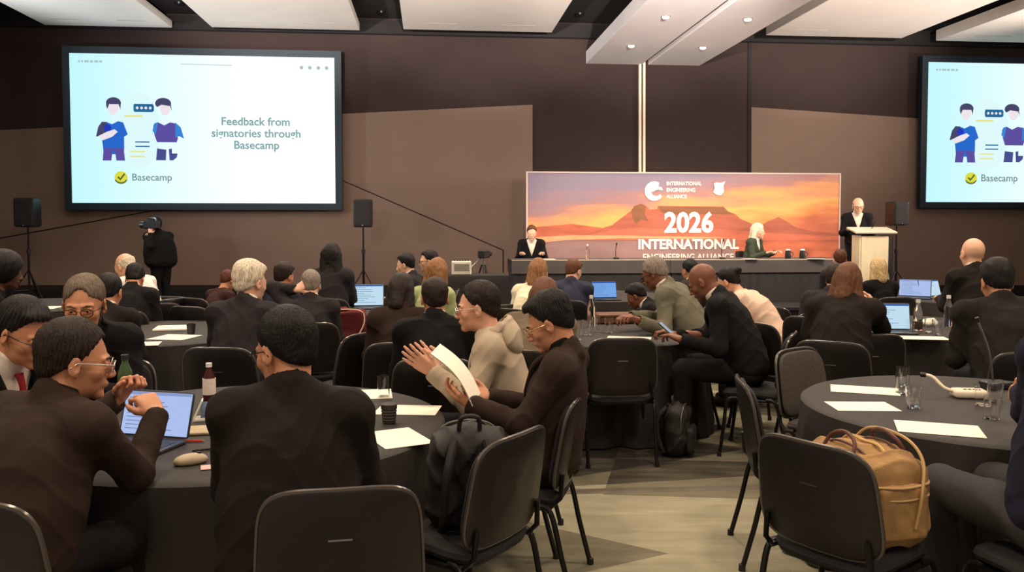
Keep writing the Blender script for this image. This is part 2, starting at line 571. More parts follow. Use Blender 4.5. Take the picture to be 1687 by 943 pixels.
def hand_prims(v, Wp, d, n, side, curl=35, sc=1.0, k=.007, spread=1.0, thumb_up=.0):
    """palm plus five fingers; d = pointing direction, n = palm normal (towards what it holds)"""
    d = nrm(d); n = np.asarray(n, float); n = nrm(n - d * (n @ d)); x = np.cross(d, n) * side  # x points to the thumb side
    Lf = [(.042, .026, .021), (.047, .030, .022), (.043, .028, .021), (.034, .021, .018)]
    rad = [.0092, .0095, .009, .008]
    base = Wp + d * .01
    K = []
    for i in range(4):
        off = (.031 - .0205 * i) * sc
        kn = Wp + d * (.088 - .004 * abs(i - 1)) * sc + x * off
        v.cone(base + x * off * .55, kn, .0155 * sc, .0115 * sc, k=.014)
        K.append(kn)
    v.ell(Wp + d * .045 * sc, np.array([.036, .046, .014]) * sc, np.stack([x, d, n], 1), k=.012)
    for i in range(4):
        p = K[i]; a = radians(curl * .6); sp = (1.5 - i) * .09 * spread
        for j in range(3):
            dd = nrm(d * cos(a) + n * sin(a) + x * sp)
            q = p + dd * Lf[i][j] * sc
            v.cone(p, q, rad[i] * sc * (1 - .08 * j), rad[i] * sc * (.92 - .1 * j), k=k)
            p = q; a += radians(curl)
    t0 = Wp + d * .022 * sc + x * .026 * sc + n * .006 * sc
    t1 = t0 + nrm(d * .75 + x * .75 + n * (.25 + thumb_up)) * .036 * sc
    t2 = t1 + nrm(d * 1.0 + x * .25 + n * (.35 + thumb_up)) * .03 * sc
    t3 = t2 + nrm(d * 1.0 - x * .05 + n * (.4 + thumb_up)) * .024 * sc
    v.cone(t0, t1, .0155 * sc, .012 * sc, k=.012); v.cone(t1, t2, .0115 * sc, .0105 * sc, k=k); v.cone(t2, t3, .0105 * sc, .0085 * sc, k=k)

def head_prims(v, Hc, Hm, s=1.0, fem=False, stubby=0.0):
    T = lambda x, y, z: Hc + Hm @ (np.array([x, y, z]) * s)
    E = lambda c, r, k=.02, op='u': v.ell(T(*c), np.array(r) * s, Hm, k=k, op=op)
    C = lambda a, b, r0, r1, k=.012, op='u': v.cone(T(*a), T(*b), r0 * s, r1 * s, k=k, op=op)
    E((0, -.018, .028), (.076, .096, .090))
    E((0, .03, -.02), (.064, .066, .082), k=.03)
    E((0, .032, -.075), (.050 if not fem else .044, .052, .040), k=.03)
    E((0, .080, -.100), (.022, .019, .018), k=.02)
    for sd in (-1, 1):
        E((sd * .043, .060, -.030), (.022, .020, .020), k=.02)
        C((sd * .012, .088, .016), (sd * .046, .074, .014), .0095, .008, k=.012)
        E((sd * .031, .103, -.004), (.017, .016, .012), k=.012, op='s')
        E((sd * .031, .080, -.004), (.0135, .0125, .0125), k=.003)
        C((sd * .017, .0925, .0035), (sd * .046, .0845, .002), .0052, .005, k=.004)
        C((sd * .018, .0915, -.0125), (sd * .045, .0835, -.012), .0040, .004, k=.004)
        E((sd * .011, .104, -.040), (.008, .009, .007), k=.006)
        # ear
        er = Hm @ Rz(-sd * 22)
        v.ell(T(sd * .080, -.006, -.012), np.array([.0075, .019, .032]) * s, er, k=.006)
        v.ell(T(sd * .089, .002, -.010), np.array([.006, .009, .017]) * s, er, k=.004, op='s')
        E((sd * .076, .002, -.040), (.006, .008, .009), k=.006)
    C((0, .090, .006), (0, .113, -.034), .0075, .0115, k=.010)
    E((0, .088, -.064), (.026, .012, .016), k=.014)
    E((0, .1000, -.061), (.022, .0062, .0042), k=.005)
    E((0, .0985, -.070), (.018, .0066, .0052), k=.005)

def hair_prims(v, Hc, Hm, s, style):
    T = lambda x, y, z: Hc + Hm @ (np.array([x, y, z]) * s)
    t = {'buzz': .000, 'balding': .004, 'short': .012, 'thick': .020, 'flat': .012, 'long': .018, 'bob': .020, 'afro': .045, 'receding': .003, 'bun': .010}.get(style, .012)
    E = lambda c, r, k=.02, op='u': v.ell(T(*c), np.array(r) * s, Hm, k=k, op=op)
    def local(f):
        A = Hm.T
        def g(X, Y, Z):
            dx, dy, dz = X - Hc[0], Y - Hc[1], Z - Hc[2]
            return f((A[0, 0] * dx + A[0, 1] * dy + A[0, 2] * dz) / s, (A[1, 0] * dx + A[1, 1] * dy + A[1, 2] * dz) / s, (A[2, 0] * dx + A[2, 1] * dy + A[2, 2] * dz) / s) * s
        return g
    cut = style in ('short', 'buzz', 'receding', 'thick', 'flat', 'bun', 'balding')
    if cut:
        E((0, -.018, .028), (.0805, .1005, .0935))
        E((0, -.048, -.022), (.064, .0600, .058), k=.02)
        E((0, -.020, .048), (.074 + t * .45, .092 + t * .45, .076 + t), k=.02)
        if style == 'thick':
            E((.025, .045, .085), (.045, .040, .030), k=.03); E((-.025, .035, .095), (.045, .045, .026), k=.03); E((0, -.06, .08), (.06, .05, .04), k=.03)
        if style == 'short':
            E((.02, .045, .088), (.05, .035, .024), k=.03)
    else:
        E((0, -.018, .028), (.078 + t * .55, .097 + t * .6, .091 + t * .9))
        E((0, -.045, -.02), (.064 + t * .6, .062 + t * .5, .06), k=.02)
    if style == 'afro':
        E((0, -.02, .05), (.12, .125, .115), k=.03)
    if style == 'long':
        for sx in (-1, 0, 1):
            v.cone(T(sx * .06, -.055, .0), T(sx * .075, -.085, -.22), .052 * s, .040 * s, k=.04)
        for sx in (-1, 1):
            v.cone(T(sx * .075, -.0, .0), T(sx * .095, .0, -.18), .026 * s, .024 * s, k=.03)
    if style == 'bob':
        for sx in (-1, 1):
            v.cone(T(sx * .058, -.03, .0), T(sx * .078, -.03, -.125), .046 * s, .046 * s, k=.03)
        v.cone(T(0, -.07, .0), T(0, -.085, -.125), .062 * s, .062 * s, k=.03)
    if style == 'bun':
        E((0, -.125, .055), (.036, .034, .034), k=.01)
    # face opening
    if cut:
        E((0, .135, -.040), (.078, .106, .132) if style != 'receding' else (.068, .118, .160), k=.010, op='s')
        rc = .0 if style != 'receding' else .022
        v.fn(local(lambda x, y, z: np.maximum(-(y - .010 - rc - .62 * np.maximum(z, 0) + .25 * np.minimum(z, 0)), z - (.080 if style != 'receding' else .030))), op='s', k=.010)
        n = Hm @ nrm(np.array([0, .80, -1.0])); v.half(n, float(n @ T(0, -.09, -.072)), k=.008)
        for sd in (-1, 1): E((sd * .090, .006, -.014), (.024, .022, .036), k=.006, op='s')
    elif style != 'afro':
        E((0, .135, -.045), (.068, .102, .132), k=.012, op='s')
    else:
        E((0, .150, -.060), (.080, .120, .130), k=.012, op='s')
    if style == 'balding':
        n = Hm @ nrm(np.array([0, .25, 1.0])); v.half(n, float(n @ T(0, -.02, .045)), k=.006)

PEOPLE = []
def strands(Hc, Hm, amp, seed, near):
    ph = np.random.RandomState(seed).rand(4) * 6.28; f = 46 if near else 17
    def g(X, Y, Z):
        dx, dy, dz = X - Hc[0], Y - Hc[1], Z - Hc[2]
        lx = Hm[0, 0] * dx + Hm[1, 0] * dy + Hm[2, 0] * dz
        ly = Hm[0, 1] * dx + Hm[1, 1] * dy + Hm[2, 1] * dz
        lz = Hm[0, 2] * dx + Hm[1, 2] * dy + Hm[2, 2] * dz
        th = np.arctan2(lx + .012, ly + .045)
        r = np.sqrt(lx * lx + (ly + .045) ** 2)
        w = np.clip(r / .05, 0, 1)
        return amp * w * (.6 * np.sin(f * th + 26 * lz + 2 * np.sin(5 * th + ph[0])) + .4 * np.sin(1.9 * f * th - 40 * lz + ph[1]))
    return g
def creases(amp, seed):
    r = np.random.RandomState(seed); ph = r.rand(8) * 6.28
    def g(X, Y, Z):
        w = .5 + .5 * np.sin(11 * X + ph[0]) * np.sin(9 * Z + ph[1])
        a = 1 - np.abs(np.sin(19 * (Z + .55 * X + .3 * Y) + 1.6 * np.sin(13 * X + ph[2]) + .8 * np.sin(31 * Y + ph[7]) + ph[3]))
        b = 1 - np.abs(np.sin(27 * (Z * .9 - .8 * X + .5 * Y) + 1.9 * np.sin(15 * (X + Y) + ph[4]) + ph[5]))
        c = np.sin(45 * (Y + .5 * Z) + 2 * np.sin(21 * X + ph[6]))
        return -amp * (a * a * w + .8 * b * b * (1 - w) + .14 * c - .35)
    return g

def person(label, px=None, py=None, d=None, face=0, lean=12, side=0, twist=0, hyaw=0, hpitch=12, hroll=0, hair='short', hc='black', tone='light',
           top='black', kind='suit', trousers='trouser', shirt='shirt', tie=None, hands=None, glasses=None, near=False, stand=False, fem=False, bw=1.0,
           sc=None, group=None, poles=None, curl=(40, 40), palm=None, dirs=None, seat_off=0.0, ztop=None, face_detail=None, legs=None, girth=1.0, kneew=.12, foot_y=.42, hs=1.0):
    res = .0042 if near else .0070
    cres = .0055 if near else .008
    if fem: bw *= .88
    Rl = Ry(side) @ Rx(-lean)
    R2 = Rz(twist) @ Ry(side * 1.2) @ Rx(-lean * 1.35)
    B = np.array([0, 0, .95 if stand else .575])
    Cc = B + Rl @ np.array([0, 0, .27])
    N = Cc + R2 @ np.array([0, 0, .235])
    Rn = Rz(twist) @ Rx(-(lean * .7 + hpitch * .5))
    Hm = Rz(twist + hyaw) @ Rx(-hpitch) @ Ry(hroll)
    Hc = N + Rn @ np.array([0, .018, .080]) + Hm @ np.array([0, .018, .085])
    topz = (Hc + Hm @ np.array([0, 0, .118]))[2] + .012
    if px is not None:
        w = P(px, py, d)                      # head top seen at this pixel
        s = float(np.clip(w[2] / topz, .88, 1.12)) if sc is None else sc
        fz = radians(face)
        hx, hy = Hc[0] * s, Hc[1] * s
        loc = np.array([w[0] - (cos(fz) * hx - sin(fz) * hy), w[1] - (sin(fz) * hx + cos(fz) * hy), 0.0])
    else:
        s = sc or 1.0; loc = np.array(seat_off, float); fz = radians(face)
    base_z = 0.0
    if stand and ztop is not None: base_z = ztop
    if base_z: s = (w[2] - base_z) / topz
    loc[2] = base_z
    root = empty('person', loc, fz, label, 'person', group)
    root.scale = (1, 1, 1)
    def toloc(p):
        p = np.asarray(p, float) - loc
        return np.array([cos(fz) * p[0] + sin(fz) * p[1], -sin(fz) * p[0] + cos(fz) * p[1], p[2]]) / s
    sh = [N + R2 @ np.array([sd * .175 * bw, -.005, -.050]) for sd in (-1, 1)]   # left, right
    A = []
    for i, sd in enumerate((-1, 1)):
        if hands and hands[i] is not None:
            h = hands[i]
            t = toloc(P(*h[1:])) if h[0] == 'px' else np.array(h, float)
        elif stand: t = np.array([sd * .27, .05, .86])
        else: t = np.array([sd * .14, .40, .80])
        pole = np.array([sd * .32, -.25, -1.0]) if not (poles and poles[i] is not None) else np.array(poles[i], float)
        e, wv = two_bone(sh[i], t, .285, .255, pole)
        A.append((e, wv))
    zr = .94 if stand else .555
    hp = [np.array([sd * .085, .02 if not stand else 0, zr]) for sd in (-1, 1)]
    if stand:
        kn = [np.array([sd * .10, .02, .50]) for sd in (-1, 1)]; an = [np.array([sd * .11, -.01, .085]) for sd in (-1, 1)]
    else:
        kn = [np.array([sd * kneew, .42, .555]) for sd in (-1, 1)]; an = [np.array([sd * (kneew + .0), foot_y, .095]) for sd in (-1, 1)]
    # rescale so that feet stay on the floor
    g = girth
    def S(v): # apply uniform scale by building scaled coordinates
        return v
    skin = skin_mat(tone)
    # ---- body
    v = Vol(res / s)
    v.ell(B + Rl @ np.array([0, 0, 0]), (.155 * bw * g, .115 * g, .125), Rl, k=.04)
    v.ell((B + Cc) / 2, (.140 * bw * g, .105 * g, .15), Rl, k=.05)
    v.ell(Cc + Rl @ np.array([0, 0, .05]), (.155 * bw * g, .112 * g, .17), R2, k=.05)
    v.cone(sh[0], sh[1], .058, k=.04)
    v.cone(N + np.array([0, 0, .0]), Hc + Hm @ np.array([0, -.028, -.045]), .060 if not fem else .050, .056 if not fem else .046, k=.02)
    for i in (0, 1):
        v.cone(N + (Hc - N) * .14, sh[i] * .75 + N * .25, .036, .042, k=.035)
        e, wv = A[i]
        v.cone(sh[i], e, .054, .040, k=.03); v.cone(e, e * .4 + wv * .6, .041, .035, k=.015); v.cone(e * .4 + wv * .6, wv, .034, .026, k=.015)
        dd = nrm(wv - e)
        if dirs and dirs[i] is not None: dd = nrm(dirs[i])
        pn = np.array([0, 0, -1.0]) if not (palm and palm[i] is not None) else np.array(palm[i], float)
        if abs(nrm(pn) @ dd) > .93: pn = np.array([-(1 if i else -1), 0, 0.])
        hand_prims(v, wv, dd, pn, (-1 if i == 0 else 1) * 1.0, curl[i], .93 if fem else 1.0, k=.006 if near else .004)
        v.cone(hp[i], kn[i], .078, .056, k=.04); v.cone(kn[i], an[i], .054, .036, k=.02)
        v.cone(an[i] + np.array([0, -.02, -.035]), an[i] + np.array([0, .13, -.055]), .034, .026, k=.02)
    head_prims(v, Hc, Hm, hs * (.95 if fem else 1.0), fem)
    body = v.build('body', skin, root)
    hsz = hs * (.95 if fem else 1.0)
    # ---- hair
    if hair != 'bald':
        h = Vol(res / s * (.72 if near else 1)); hair_prims(h, Hc, Hm, hsz, hair)
        h.ops.append(('add', 'fn', folds(.0016 if near else .002, len(PEOPLE), 48.0), .01, None, None))
        h.ops.append(('add', 'fn', strands(Hc, Hm, .0034 if near else .003, len(PEOPLE), near), .01, None, None))
        h.build('hair', hair_mat(hc, HC[hc]), root)
    # ---- trousers
    t = Vol(cres / s)
    t.ell(B + np.array([0, 0, -.02]), (.172 * bw * g, .135 * g, .115), I3, k=.03)
    for i in (0, 1):
        t.cone(hp[i], kn[i], .094 * (g * .5 + .5), .072, k=.04); t.cone(kn[i], an[i] + np.array([0, 0, .03]), .070, .058, k=.02)
    t.ops.append(('add', 'fn', folds(.005 if near else .004, 3 + len(PEOPLE), 20.0), .01, None, None))
    t.half((0, 0, -1), -.075)
    t.build('trousers', C_(trousers), root)
    for i in (0, 1):
        f = Vol(.009)
        a = an[i]
        f.cone(a + np.array([0, -.03, -.045]), a + np.array([0, .15, -.058]), .045, .036, k=.02); f.cone(a + np.array([0, 0, 0]), a + np.array([0, -.01, -.03]), .044, .046)
        f.half((0, 0, -1), -.006, k=.003)
        f.build('shoe', C_('shoe'), root)
    # ---- shirt
    tg = g * 1.0
    def torso(v, o, low=True):
        v.ell(B + Rl @ np.array([0, 0, .04]), (.155 * bw * tg + o, .118 * tg + o, .125 + o * .5), Rl, k=.05)
        v.ell((B + Cc) / 2, (.142 * bw * tg + o, .108 * tg + o, .16), Rl, k=.05)
        v.ell(Cc + Rl @ np.array([0, 0, .05]), (.158 * bw * tg + o, .114 * tg + o, .172 + o * .5), R2, k=.06)
        v.cone(sh[0], sh[1], .056 + o, k=.05)
        for i in (0, 1):
            v.cone(N + (Hc - N) * .14, sh[i] * .85 + N * .15, .044 + o * .7, .040 + o, k=.04)
    upn = nrm(Hc - N)
    if kind in ('suit',):
        q = Vol(cres / s)
        torso(q, .004)
        q.cone(N, N + upn * .066, .071, .0665, k=.012)
        q.half(upn, float(upn @ (N + upn * .078 + R2 @ np.array([0, .0, 0]))), k=.004)
        q.build('shirt', C_(shirt), root)
        if tie:
            mb = MB()
            kn0 = N + R2 @ np.array([0, .082, .0]); kn1 = N + R2 @ np.array([0, .128, -.06]); kn2 = Cc + R2 @ np.array([0, .136, .06]); kn3 = Cc + R2 @ np.array([0, .13, -.08])
            mb.tube(smooth_path([kn0, kn1, kn2, kn3], 4), [.017, .014, .013, .012, .013, .015, .017, .019, .021, .022, .023, .023, .020][:13], 8)
            mb.build('necktie', C_(tie), root)
    # ---- upper garment
    j = Vol(cres / s)
    o = .022 if kind in ('suit', 'hoodie') else .012
    torso(j, o)
    for i in (0, 1):
        e, wv = A[i]
        sr = .067 if kind == 'suit' else (.070 if kind == 'hoodie' else .058)
        j.cone(sh[i] + np.array([0, 0, -.0]), e, sr, sr * .84, k=.04)
        end = e + (wv - e) * (.93 if kind != 'tee' else .25)
        j.cone(e, end, sr * .84, sr * .70, k=.03)
        if kind == 'suit': j.ell(sh[i] + R2 @ np.array([(-1, 1)[i] * .008, 0, -.002]), (.060, .060, .052), R2, k=.03)
    if kind in ('suit', 'hoodie'):
        j.ell((B * .62 + Cc * .38), (.182 * bw * g, .135 * g, .17), Rl, k=.06)
        j.ell((B * .25 + Cc * .75), (.186 * bw * g, .132 * g, .16), R2, k=.06)
    if kind in ('suit', 'hoodie', 'blouse'):
        j.ell(B + np.array([0, .0, .0]), (.18 * bw * g, .142 * g, .10), I3, k=.05)
    if kind == 'suit':
        j.cone(N + upn * .0, N + upn * .040 + R2 @ np.array([0, -.012, 0]), .086, .074, k=.015)
    if kind == 'hoodie':
        hd = Vol(cres / s)
        hd.ell(N + R2 @ np.array([0, -.105, -.03]), (.125, .060, .105), R2, k=.02)
        ringp = [N + R2 @ np.array([.098 * math.sin(a_), -.018 + .085 * math.cos(a_) - .01, .022 - .035 * math.cos(a_)]) for a_ in np.linspace(.35, 2 * pi - .35, 13)]
        for a_, b_ in zip(ringp[:-1], ringp[1:]): hd.cone(a_, b_, .026, k=.012)
        hd.ell(N + R2 @ np.array([0, -.075, .045]), (.070, .036, .060), R2, k=.012, op='s')
        hd.cone(N - upn * .02, N + upn * .16, .062, .070, k=.008, op='s')
        hd.ops.append(('add', 'fn', creases(.008, 77), .01, None, None))
        hd.build('hood', C_('hoodie'), root)
        for sx_ in (-.035, .035):
            mb = MB(); mb.tube(smooth_path([N + R2 @ np.array([sx_, .095, -.03]), N + R2 @ np.array([sx_ * 1.1, .142, -.11]), N + R2 @ np.array([sx_, .145, -.20])], 5), .004, 6); mb.build('drawcord', C_('white'), root)
        j.cone(N + R2 @ np.array([-.06, -.045, .0]), N + R2 @ np.array([.06, -.045, .0]), .055, k=.02)
        j.ell(N + R2 @ np.array([0, -.085, -.035]), (.105, .055, .085), R2, k=.02)
        j.cone(N + R2 @ np.array([-.055, .03, .01]), N + R2 @ np.array([-.085, -.05, .015]), .028, k=.02)
        j.cone(N + R2 @ np.array([.055, .03, .01]), N + R2 @ np.array([.085, -.05, .015]), .028, k=.02)
        j.ell(N + R2 @ np.array([0, -.055, .06]), (.06, .03, .05), R2, k=.02, op='s')
    j.ops.append(('add', 'fn', creases(.0070 if near else .009, 11 + len(PEOPLE) * 3), .01, None, None))
    j.cone(N - upn * .01, N + upn * .16, .067 if kind == 'suit' else .058, .068, k=.006, op='s')
    if kind == 'suit':
        Ri = R2.T; zv = -.26; half_w = .085
        def vee(X, Y, Z, N=N, Ri=Ri):
            dx, dy, dz = X - N[0], Y - N[1], Z - N[2]
            lx = Ri[0, 0] * dx + Ri[0, 1] * dy + Ri[0, 2] * dz
            ly = Ri[1, 0] * dx + Ri[1, 1] * dy + Ri[1, 2] * dz
            lz = Ri[2, 0] * dx + Ri[2, 1] * dy + Ri[2, 2] * dz
            return np.maximum(np.abs(lx) - (lz - zv) * (half_w / .26), .02 - ly)
        j.fn(vee, 's', .004)
    for i in (0, 1):
        e, wv = A[i]; dd = nrm(wv - e)
        # open cuff
        if kind != 'tee': j.cone(e + (wv - e) * .9, wv + dd * .03, .034, .036, k=.004, op='s')
    j.build({'suit': 'jacket', 'hoodie': 'hoodie', 'blouse': 'blouse', 'tee': 'top'}[kind], C_(top), root)
    if kind == 'suit' and near:
        mb = MB()
        for sd in (-1, 1):
            pts = [N + R2 @ np.array([sd * .074, -.01, .035]), N + R2 @ np.array([sd * .082, .06, .0]), N + R2 @ np.array([sd * .066, .122, -.07]), N + R2 @ np.array([sd * .035, .142, -.16]), N + R2 @ np.array([sd * .008, .148, -.245])]
            mb.tube(smooth_path(pts, 5), [.008] + [.014] * 12 + [.011] * 6 + [.006] * 2, 8)
        mb.build('lapel', C_(top), root)
    # ---- face
    if face_detail is None: face_detail = near
    T = lambda x, y, z: Hc + Hm @ (np.array([x, y, z]) * hsz)
    if face_detail:
        for sd in (-1, 1):
            mb = MB(); mb.lathe([(.0001, -.0125)] + [(.0125 * math.sin(a), -.0125 * math.cos(a)) for a in np.linspace(.3, 2.62, 9)], n=16, m=0)
            mb.lathe([(.0125 * math.sin(a) * 1.01, -.01255 * math.cos(a)) for a in np.linspace(2.62, 3.14, 4)], n=16, m=1)
            R = Hm @ Rx(-90 - 4)
            mb.V = [tuple(T(sd * .031, .0825, -.0050) + R @ np.array(p)) for p in mb.V]
            mb.build('eye', [mat('eye_white', rgb(225, 215, 205), rough=.2, var=0), mat('iris_dark', rgb(40, 24, 16), rough=.15, var=0)], root)
            mb = MB(); mb.tube([T(sd * .014, .0985, .016), T(sd * .030, .0960, .022), T(sd * .048, .082, .017)], [.0035, .0042, .0025], 6)
            mb.build('eyebrow', hair_mat(hc if hair != 'bald' else 'darkbrown', HC[hc] if hair != 'bald' else HC['darkbrown']), root)
        mb = MB(); mb.tube([T(-.021, .0955, -.0655), T(-.008, .1035, -.0645), T(.008, .1035, -.0645), T(.021, .0955, -.0655)], [.0015, .0036, .0036, .0015], 6)
        mb.build('lips', mat('lips_' + tone, tuple(np.array(skin.node_tree.nodes['Principled BSDF'].inputs['Base Color'].default_value[:3]) * np.array([.72, .48, .45])) + (1,), rough=.4, var=.05), root)
    if glasses:
        mb = MB()
        for sd in (-1, 1):
            ring = [T(sd * .032 + .0245 * cos(a) * (1.0), .112 - .006 * abs(cos(a) * .0245 * sd + .0) / .0245, -.006 + .0185 * sin(a)) for a in np.linspace(0, 2 * pi, 20, endpoint=False)]
            mb.tube(ring, .0019 if near else .003, 6, closed=True, m=0)
            mb.tube([T(sd * .056, .108, .0), T(sd * .078, .070, .002), T(sd * .0845, .0, .000), T(sd * .083, -.018, -.018)], .0021 if near else .003, 6, m=0)
        mb.tube([T(-.009, .112, -.002), T(0, .115, .002), T(.009, .112, -.002)], .0019, 6, m=0)
        fr = mat('frame_' + glasses, rgb(*{'dark': (30, 24, 22), 'gold': (190, 160, 120), 'silver': (190, 185, 180)}[glasses]), rough=.3, metal=.6, var=0)
        go = mb.build('glasses', fr, root)
        if near:
            ml = MB()
            for sd in (-1, 1):
                pts = [T(sd * .032 + .0235 * cos(a), .1115, -.006 + .0175 * sin(a)) for a in np.linspace(0, 2 * pi, 20, endpoint=False)]
                off = Hm @ np.array([0, .001, 0])
                b = len(ml.V); ml.add(pts + [p + off for p in pts], [tuple(range(20)), tuple(range(39, 19, -1))] + [(i, (i + 1) % 20, 20 + (i + 1) % 20, 20 + i) for i in range(20)])
            ml.build('lens', LENS(), go, smooth=False)
    # apply scale into meshes
    for ch in list(root.children):
        n = len(ch.data.vertices); a = np.empty(n * 3, np.float32); ch.data.vertices.foreach_get('co', a)
        ch.data.vertices.foreach_set('co', a * s); ch.data.update()
        for c2 in ch.children:
            n = len(c2.data.vertices); a = np.empty(n * 3, np.float32); c2.data.vertices.foreach_get('co', a)
            c2.data.vertices.foreach_set('co', a * s); c2.data.update()
    rec = dict(root=root, loc=loc, fz=fz, s=s, hands=[loc + Rz(face) @ (A[i][1] * s) for i in (0, 1)], back=loc, face=face)
    PEOPLE.append(rec)
    return rec
# ================================================================== THE ROOM
M_WALL = mat('wall_dark_brown', rgb(49, 35, 32), rough=.95, var=.07, vscale=2.2, bump=.3, bscale=160)
M_TAN = mat('wall_tan_panel', rgb(121, 99, 86), rough=.9, var=.04, vscale=1.3, bump=.3, bscale=160)
M_BLACK = mat('matt_black', rgb(16, 15, 17), rough=.8, var=.1)
M_CEIL = mat('ceiling_black', rgb(26, 22, 22), rough=.95, var=.15, vscale=1.5)
M_PANEL = mat('ceiling_panel_white', rgb(232, 222, 212), rough=.9, var=.03, vscale=2)
M_METAL = mat('chrome_tube', rgb(150, 148, 146), rough=.28, metal=1.0, var=.05)
M_LEG = mat('dark_metal_leg', rgb(40, 38, 38), rough=.35, metal=.7, var=.1)
M_PLASTIC = mat('black_plastic', rgb(24, 23, 24), rough=.42, var=.1)
M_PAPER = mat('white_paper', rgb(238, 230, 212), rough=.8, var=.02)

def floor_material():
    m = bpy.data.materials.new('carpet_of_angular_tiles'); m.use_nodes = True
    nt = m.node_tree; b = nt.nodes['Principled BSDF']; b.inputs['Roughness'].default_value = .95; b.inputs['Specular IOR Level'].default_value = .15
    L = nt.links.new
    tc = nt.nodes.new('ShaderNodeTexCoord')
    def layer(rot, scale, off):
        mp = nt.nodes.new('ShaderNodeMapping'); mp.inputs['Rotation'].default_value = (0, 0, radians(rot)); mp.inputs['Scale'].default_value = scale; mp.inputs['Location'].default_value = off
        L(tc.outputs['Object'], mp.inputs[0])
        sn = nt.nodes.new('ShaderNodeVectorMath'); sn.operation = 'FLOOR'; L(mp.outputs[0], sn.inputs[0])
        wn = nt.nodes.new('ShaderNodeTexWhiteNoise'); wn.noise_dimensions = '2D'; L(sn.outputs[0], wn.inputs[0])
        return wn.outputs[0]
    a = layer(8, (1 / 1.25, 1 / .8, 1), (.45, .62, 0)); c = layer(48, (1 / 1.9, 1 / 1.1, 1), (.55, .15, 0)); e = layer(-28, (1 / 2.6, 1 / .9, 1), (.2, .9, 0))
    def thr(x, t, w):
        n = nt.nodes.new('ShaderNodeMath'); n.operation = 'GREATER_THAN'; L(x, n.inputs[0]); n.inputs[1].default_value = t
        k = nt.nodes.new('ShaderNodeMath'); k.operation = 'MULTIPLY'; L(n.outputs[0], k.inputs[0]); k.inputs[1].default_value = w
        return k.outputs[0]
    def addn(x, y):
        n = nt.nodes.new('ShaderNodeMath'); n.operation = 'ADD'; L(x, n.inputs[0]); L(y, n.inputs[1]); return n.outputs[0]
    no = nt.nodes.new('ShaderNodeTexNoise'); no.inputs['Scale'].default_value = 4; no.inputs['Detail'].default_value = 6
    mp = nt.nodes.new('ShaderNodeMapping'); mp.inputs['Scale'].default_value = (.6, 3, 1); L(tc.outputs['Object'], mp.inputs[0]); L(mp.outputs[0], no.inputs[0])
    nm = nt.nodes.new('ShaderNodeMath'); nm.operation = 'MULTIPLY'; L(no.outputs[0], nm.inputs[0]); nm.inputs[1].default_value = .45
    t = addn(addn(thr(a, .5, .34), thr(c, .52, .36)), addn(thr(e, .6, .34), nm.outputs[0]))
    r = nt.nodes.new('ShaderNodeValToRGB')
    r.color_ramp.elements[0].position = .1; r.color_ramp.elements[0].color = rgb(164, 158, 134)
    r.color_ramp.elements[1].position = 1.0; r.color_ramp.elements[1].color = rgb(50, 46, 41)
    el = r.color_ramp.elements.new(.45); el.color = rgb(124, 118, 98)
    L(t, r.inputs[0])
    # the far third of the hall is laid in dark carpet, its blue tint the screens' light put into the colour
    sp = nt.nodes.new('ShaderNodeSeparateXYZ'); L(tc.outputs['Object'], sp.inputs[0])
    g = nt.nodes.new('ShaderNodeMath'); g.operation = 'GREATER_THAN'; L(sp.outputs[1], g.inputs[0]); g.inputs[1].default_value = 10.2
    mx = nt.nodes.new('ShaderNodeMix'); mx.data_type = 'RGBA'; L(g.outputs[0], mx.inputs[0]); L(r.outputs[0], mx.inputs[6]); mx.inputs[7].default_value = rgb(56, 58, 66)
    L(mx.outputs[2], b.inputs['Base Color'])
    n2 = nt.nodes.new('ShaderNodeTexNoise'); n2.inputs['Scale'].default_value = 260; L(tc.outputs['Object'], n2.inputs[0])
    bp = nt.nodes.new('ShaderNodeBump'); bp.inputs['Strength'].default_value = .5; bp.inputs['Distance'].default_value = .004; L(n2.outputs[0], bp.inputs['Height']); L(bp.outputs[0], b.inputs['Normal'])
    return m

def room_obj(name, mb, m, **k):
    o = mb.build(name, m, smooth=False)
    tag(o, kind='structure')
    return o
def room_box(name, u0, u1, v0, v1, z0, z1, m):
    V = []
    for (u, v) in ((u0, v0), (u1, v0), (u1, v1), (u0, v1)):
        for z in (z0, z1): V.append(RW(u, v, z))
    F = [(0, 2, 3, 1), (2, 4, 5, 3), (4, 6, 7, 5), (6, 0, 1, 7), (1, 3, 5, 7), (0, 6, 4, 2)]
    return room_obj(name, MB().add(V, F), m)

VW = UV(PW(843, 300))[1]          # v of the end wall
room_box('floor', -15, 19, -4, VW + .4, -.2, 0.0, floor_material())
room_box('wall_back', -15, 19, VW, VW + .3, 0, 6.2, M_WALL)
room_box('wall_left', -15.3, -15, 8, VW + .3, 0, 6.2, M_WALL)
room_box('wall_right', 19, 19.3, 8, VW + .3, 0, 6.2, M_WALL)
room_box('ceiling', -15, 19, 6.0, VW + .3, 5.86, 6.06, M_CEIL)
room_box('trim_1', -15, 19, VW - .16, VW, 5.52, 5.80, M_CEIL)
room_box('baseboard_back', -15, 19, VW - .03, VW, 0, .33, M_BLACK)

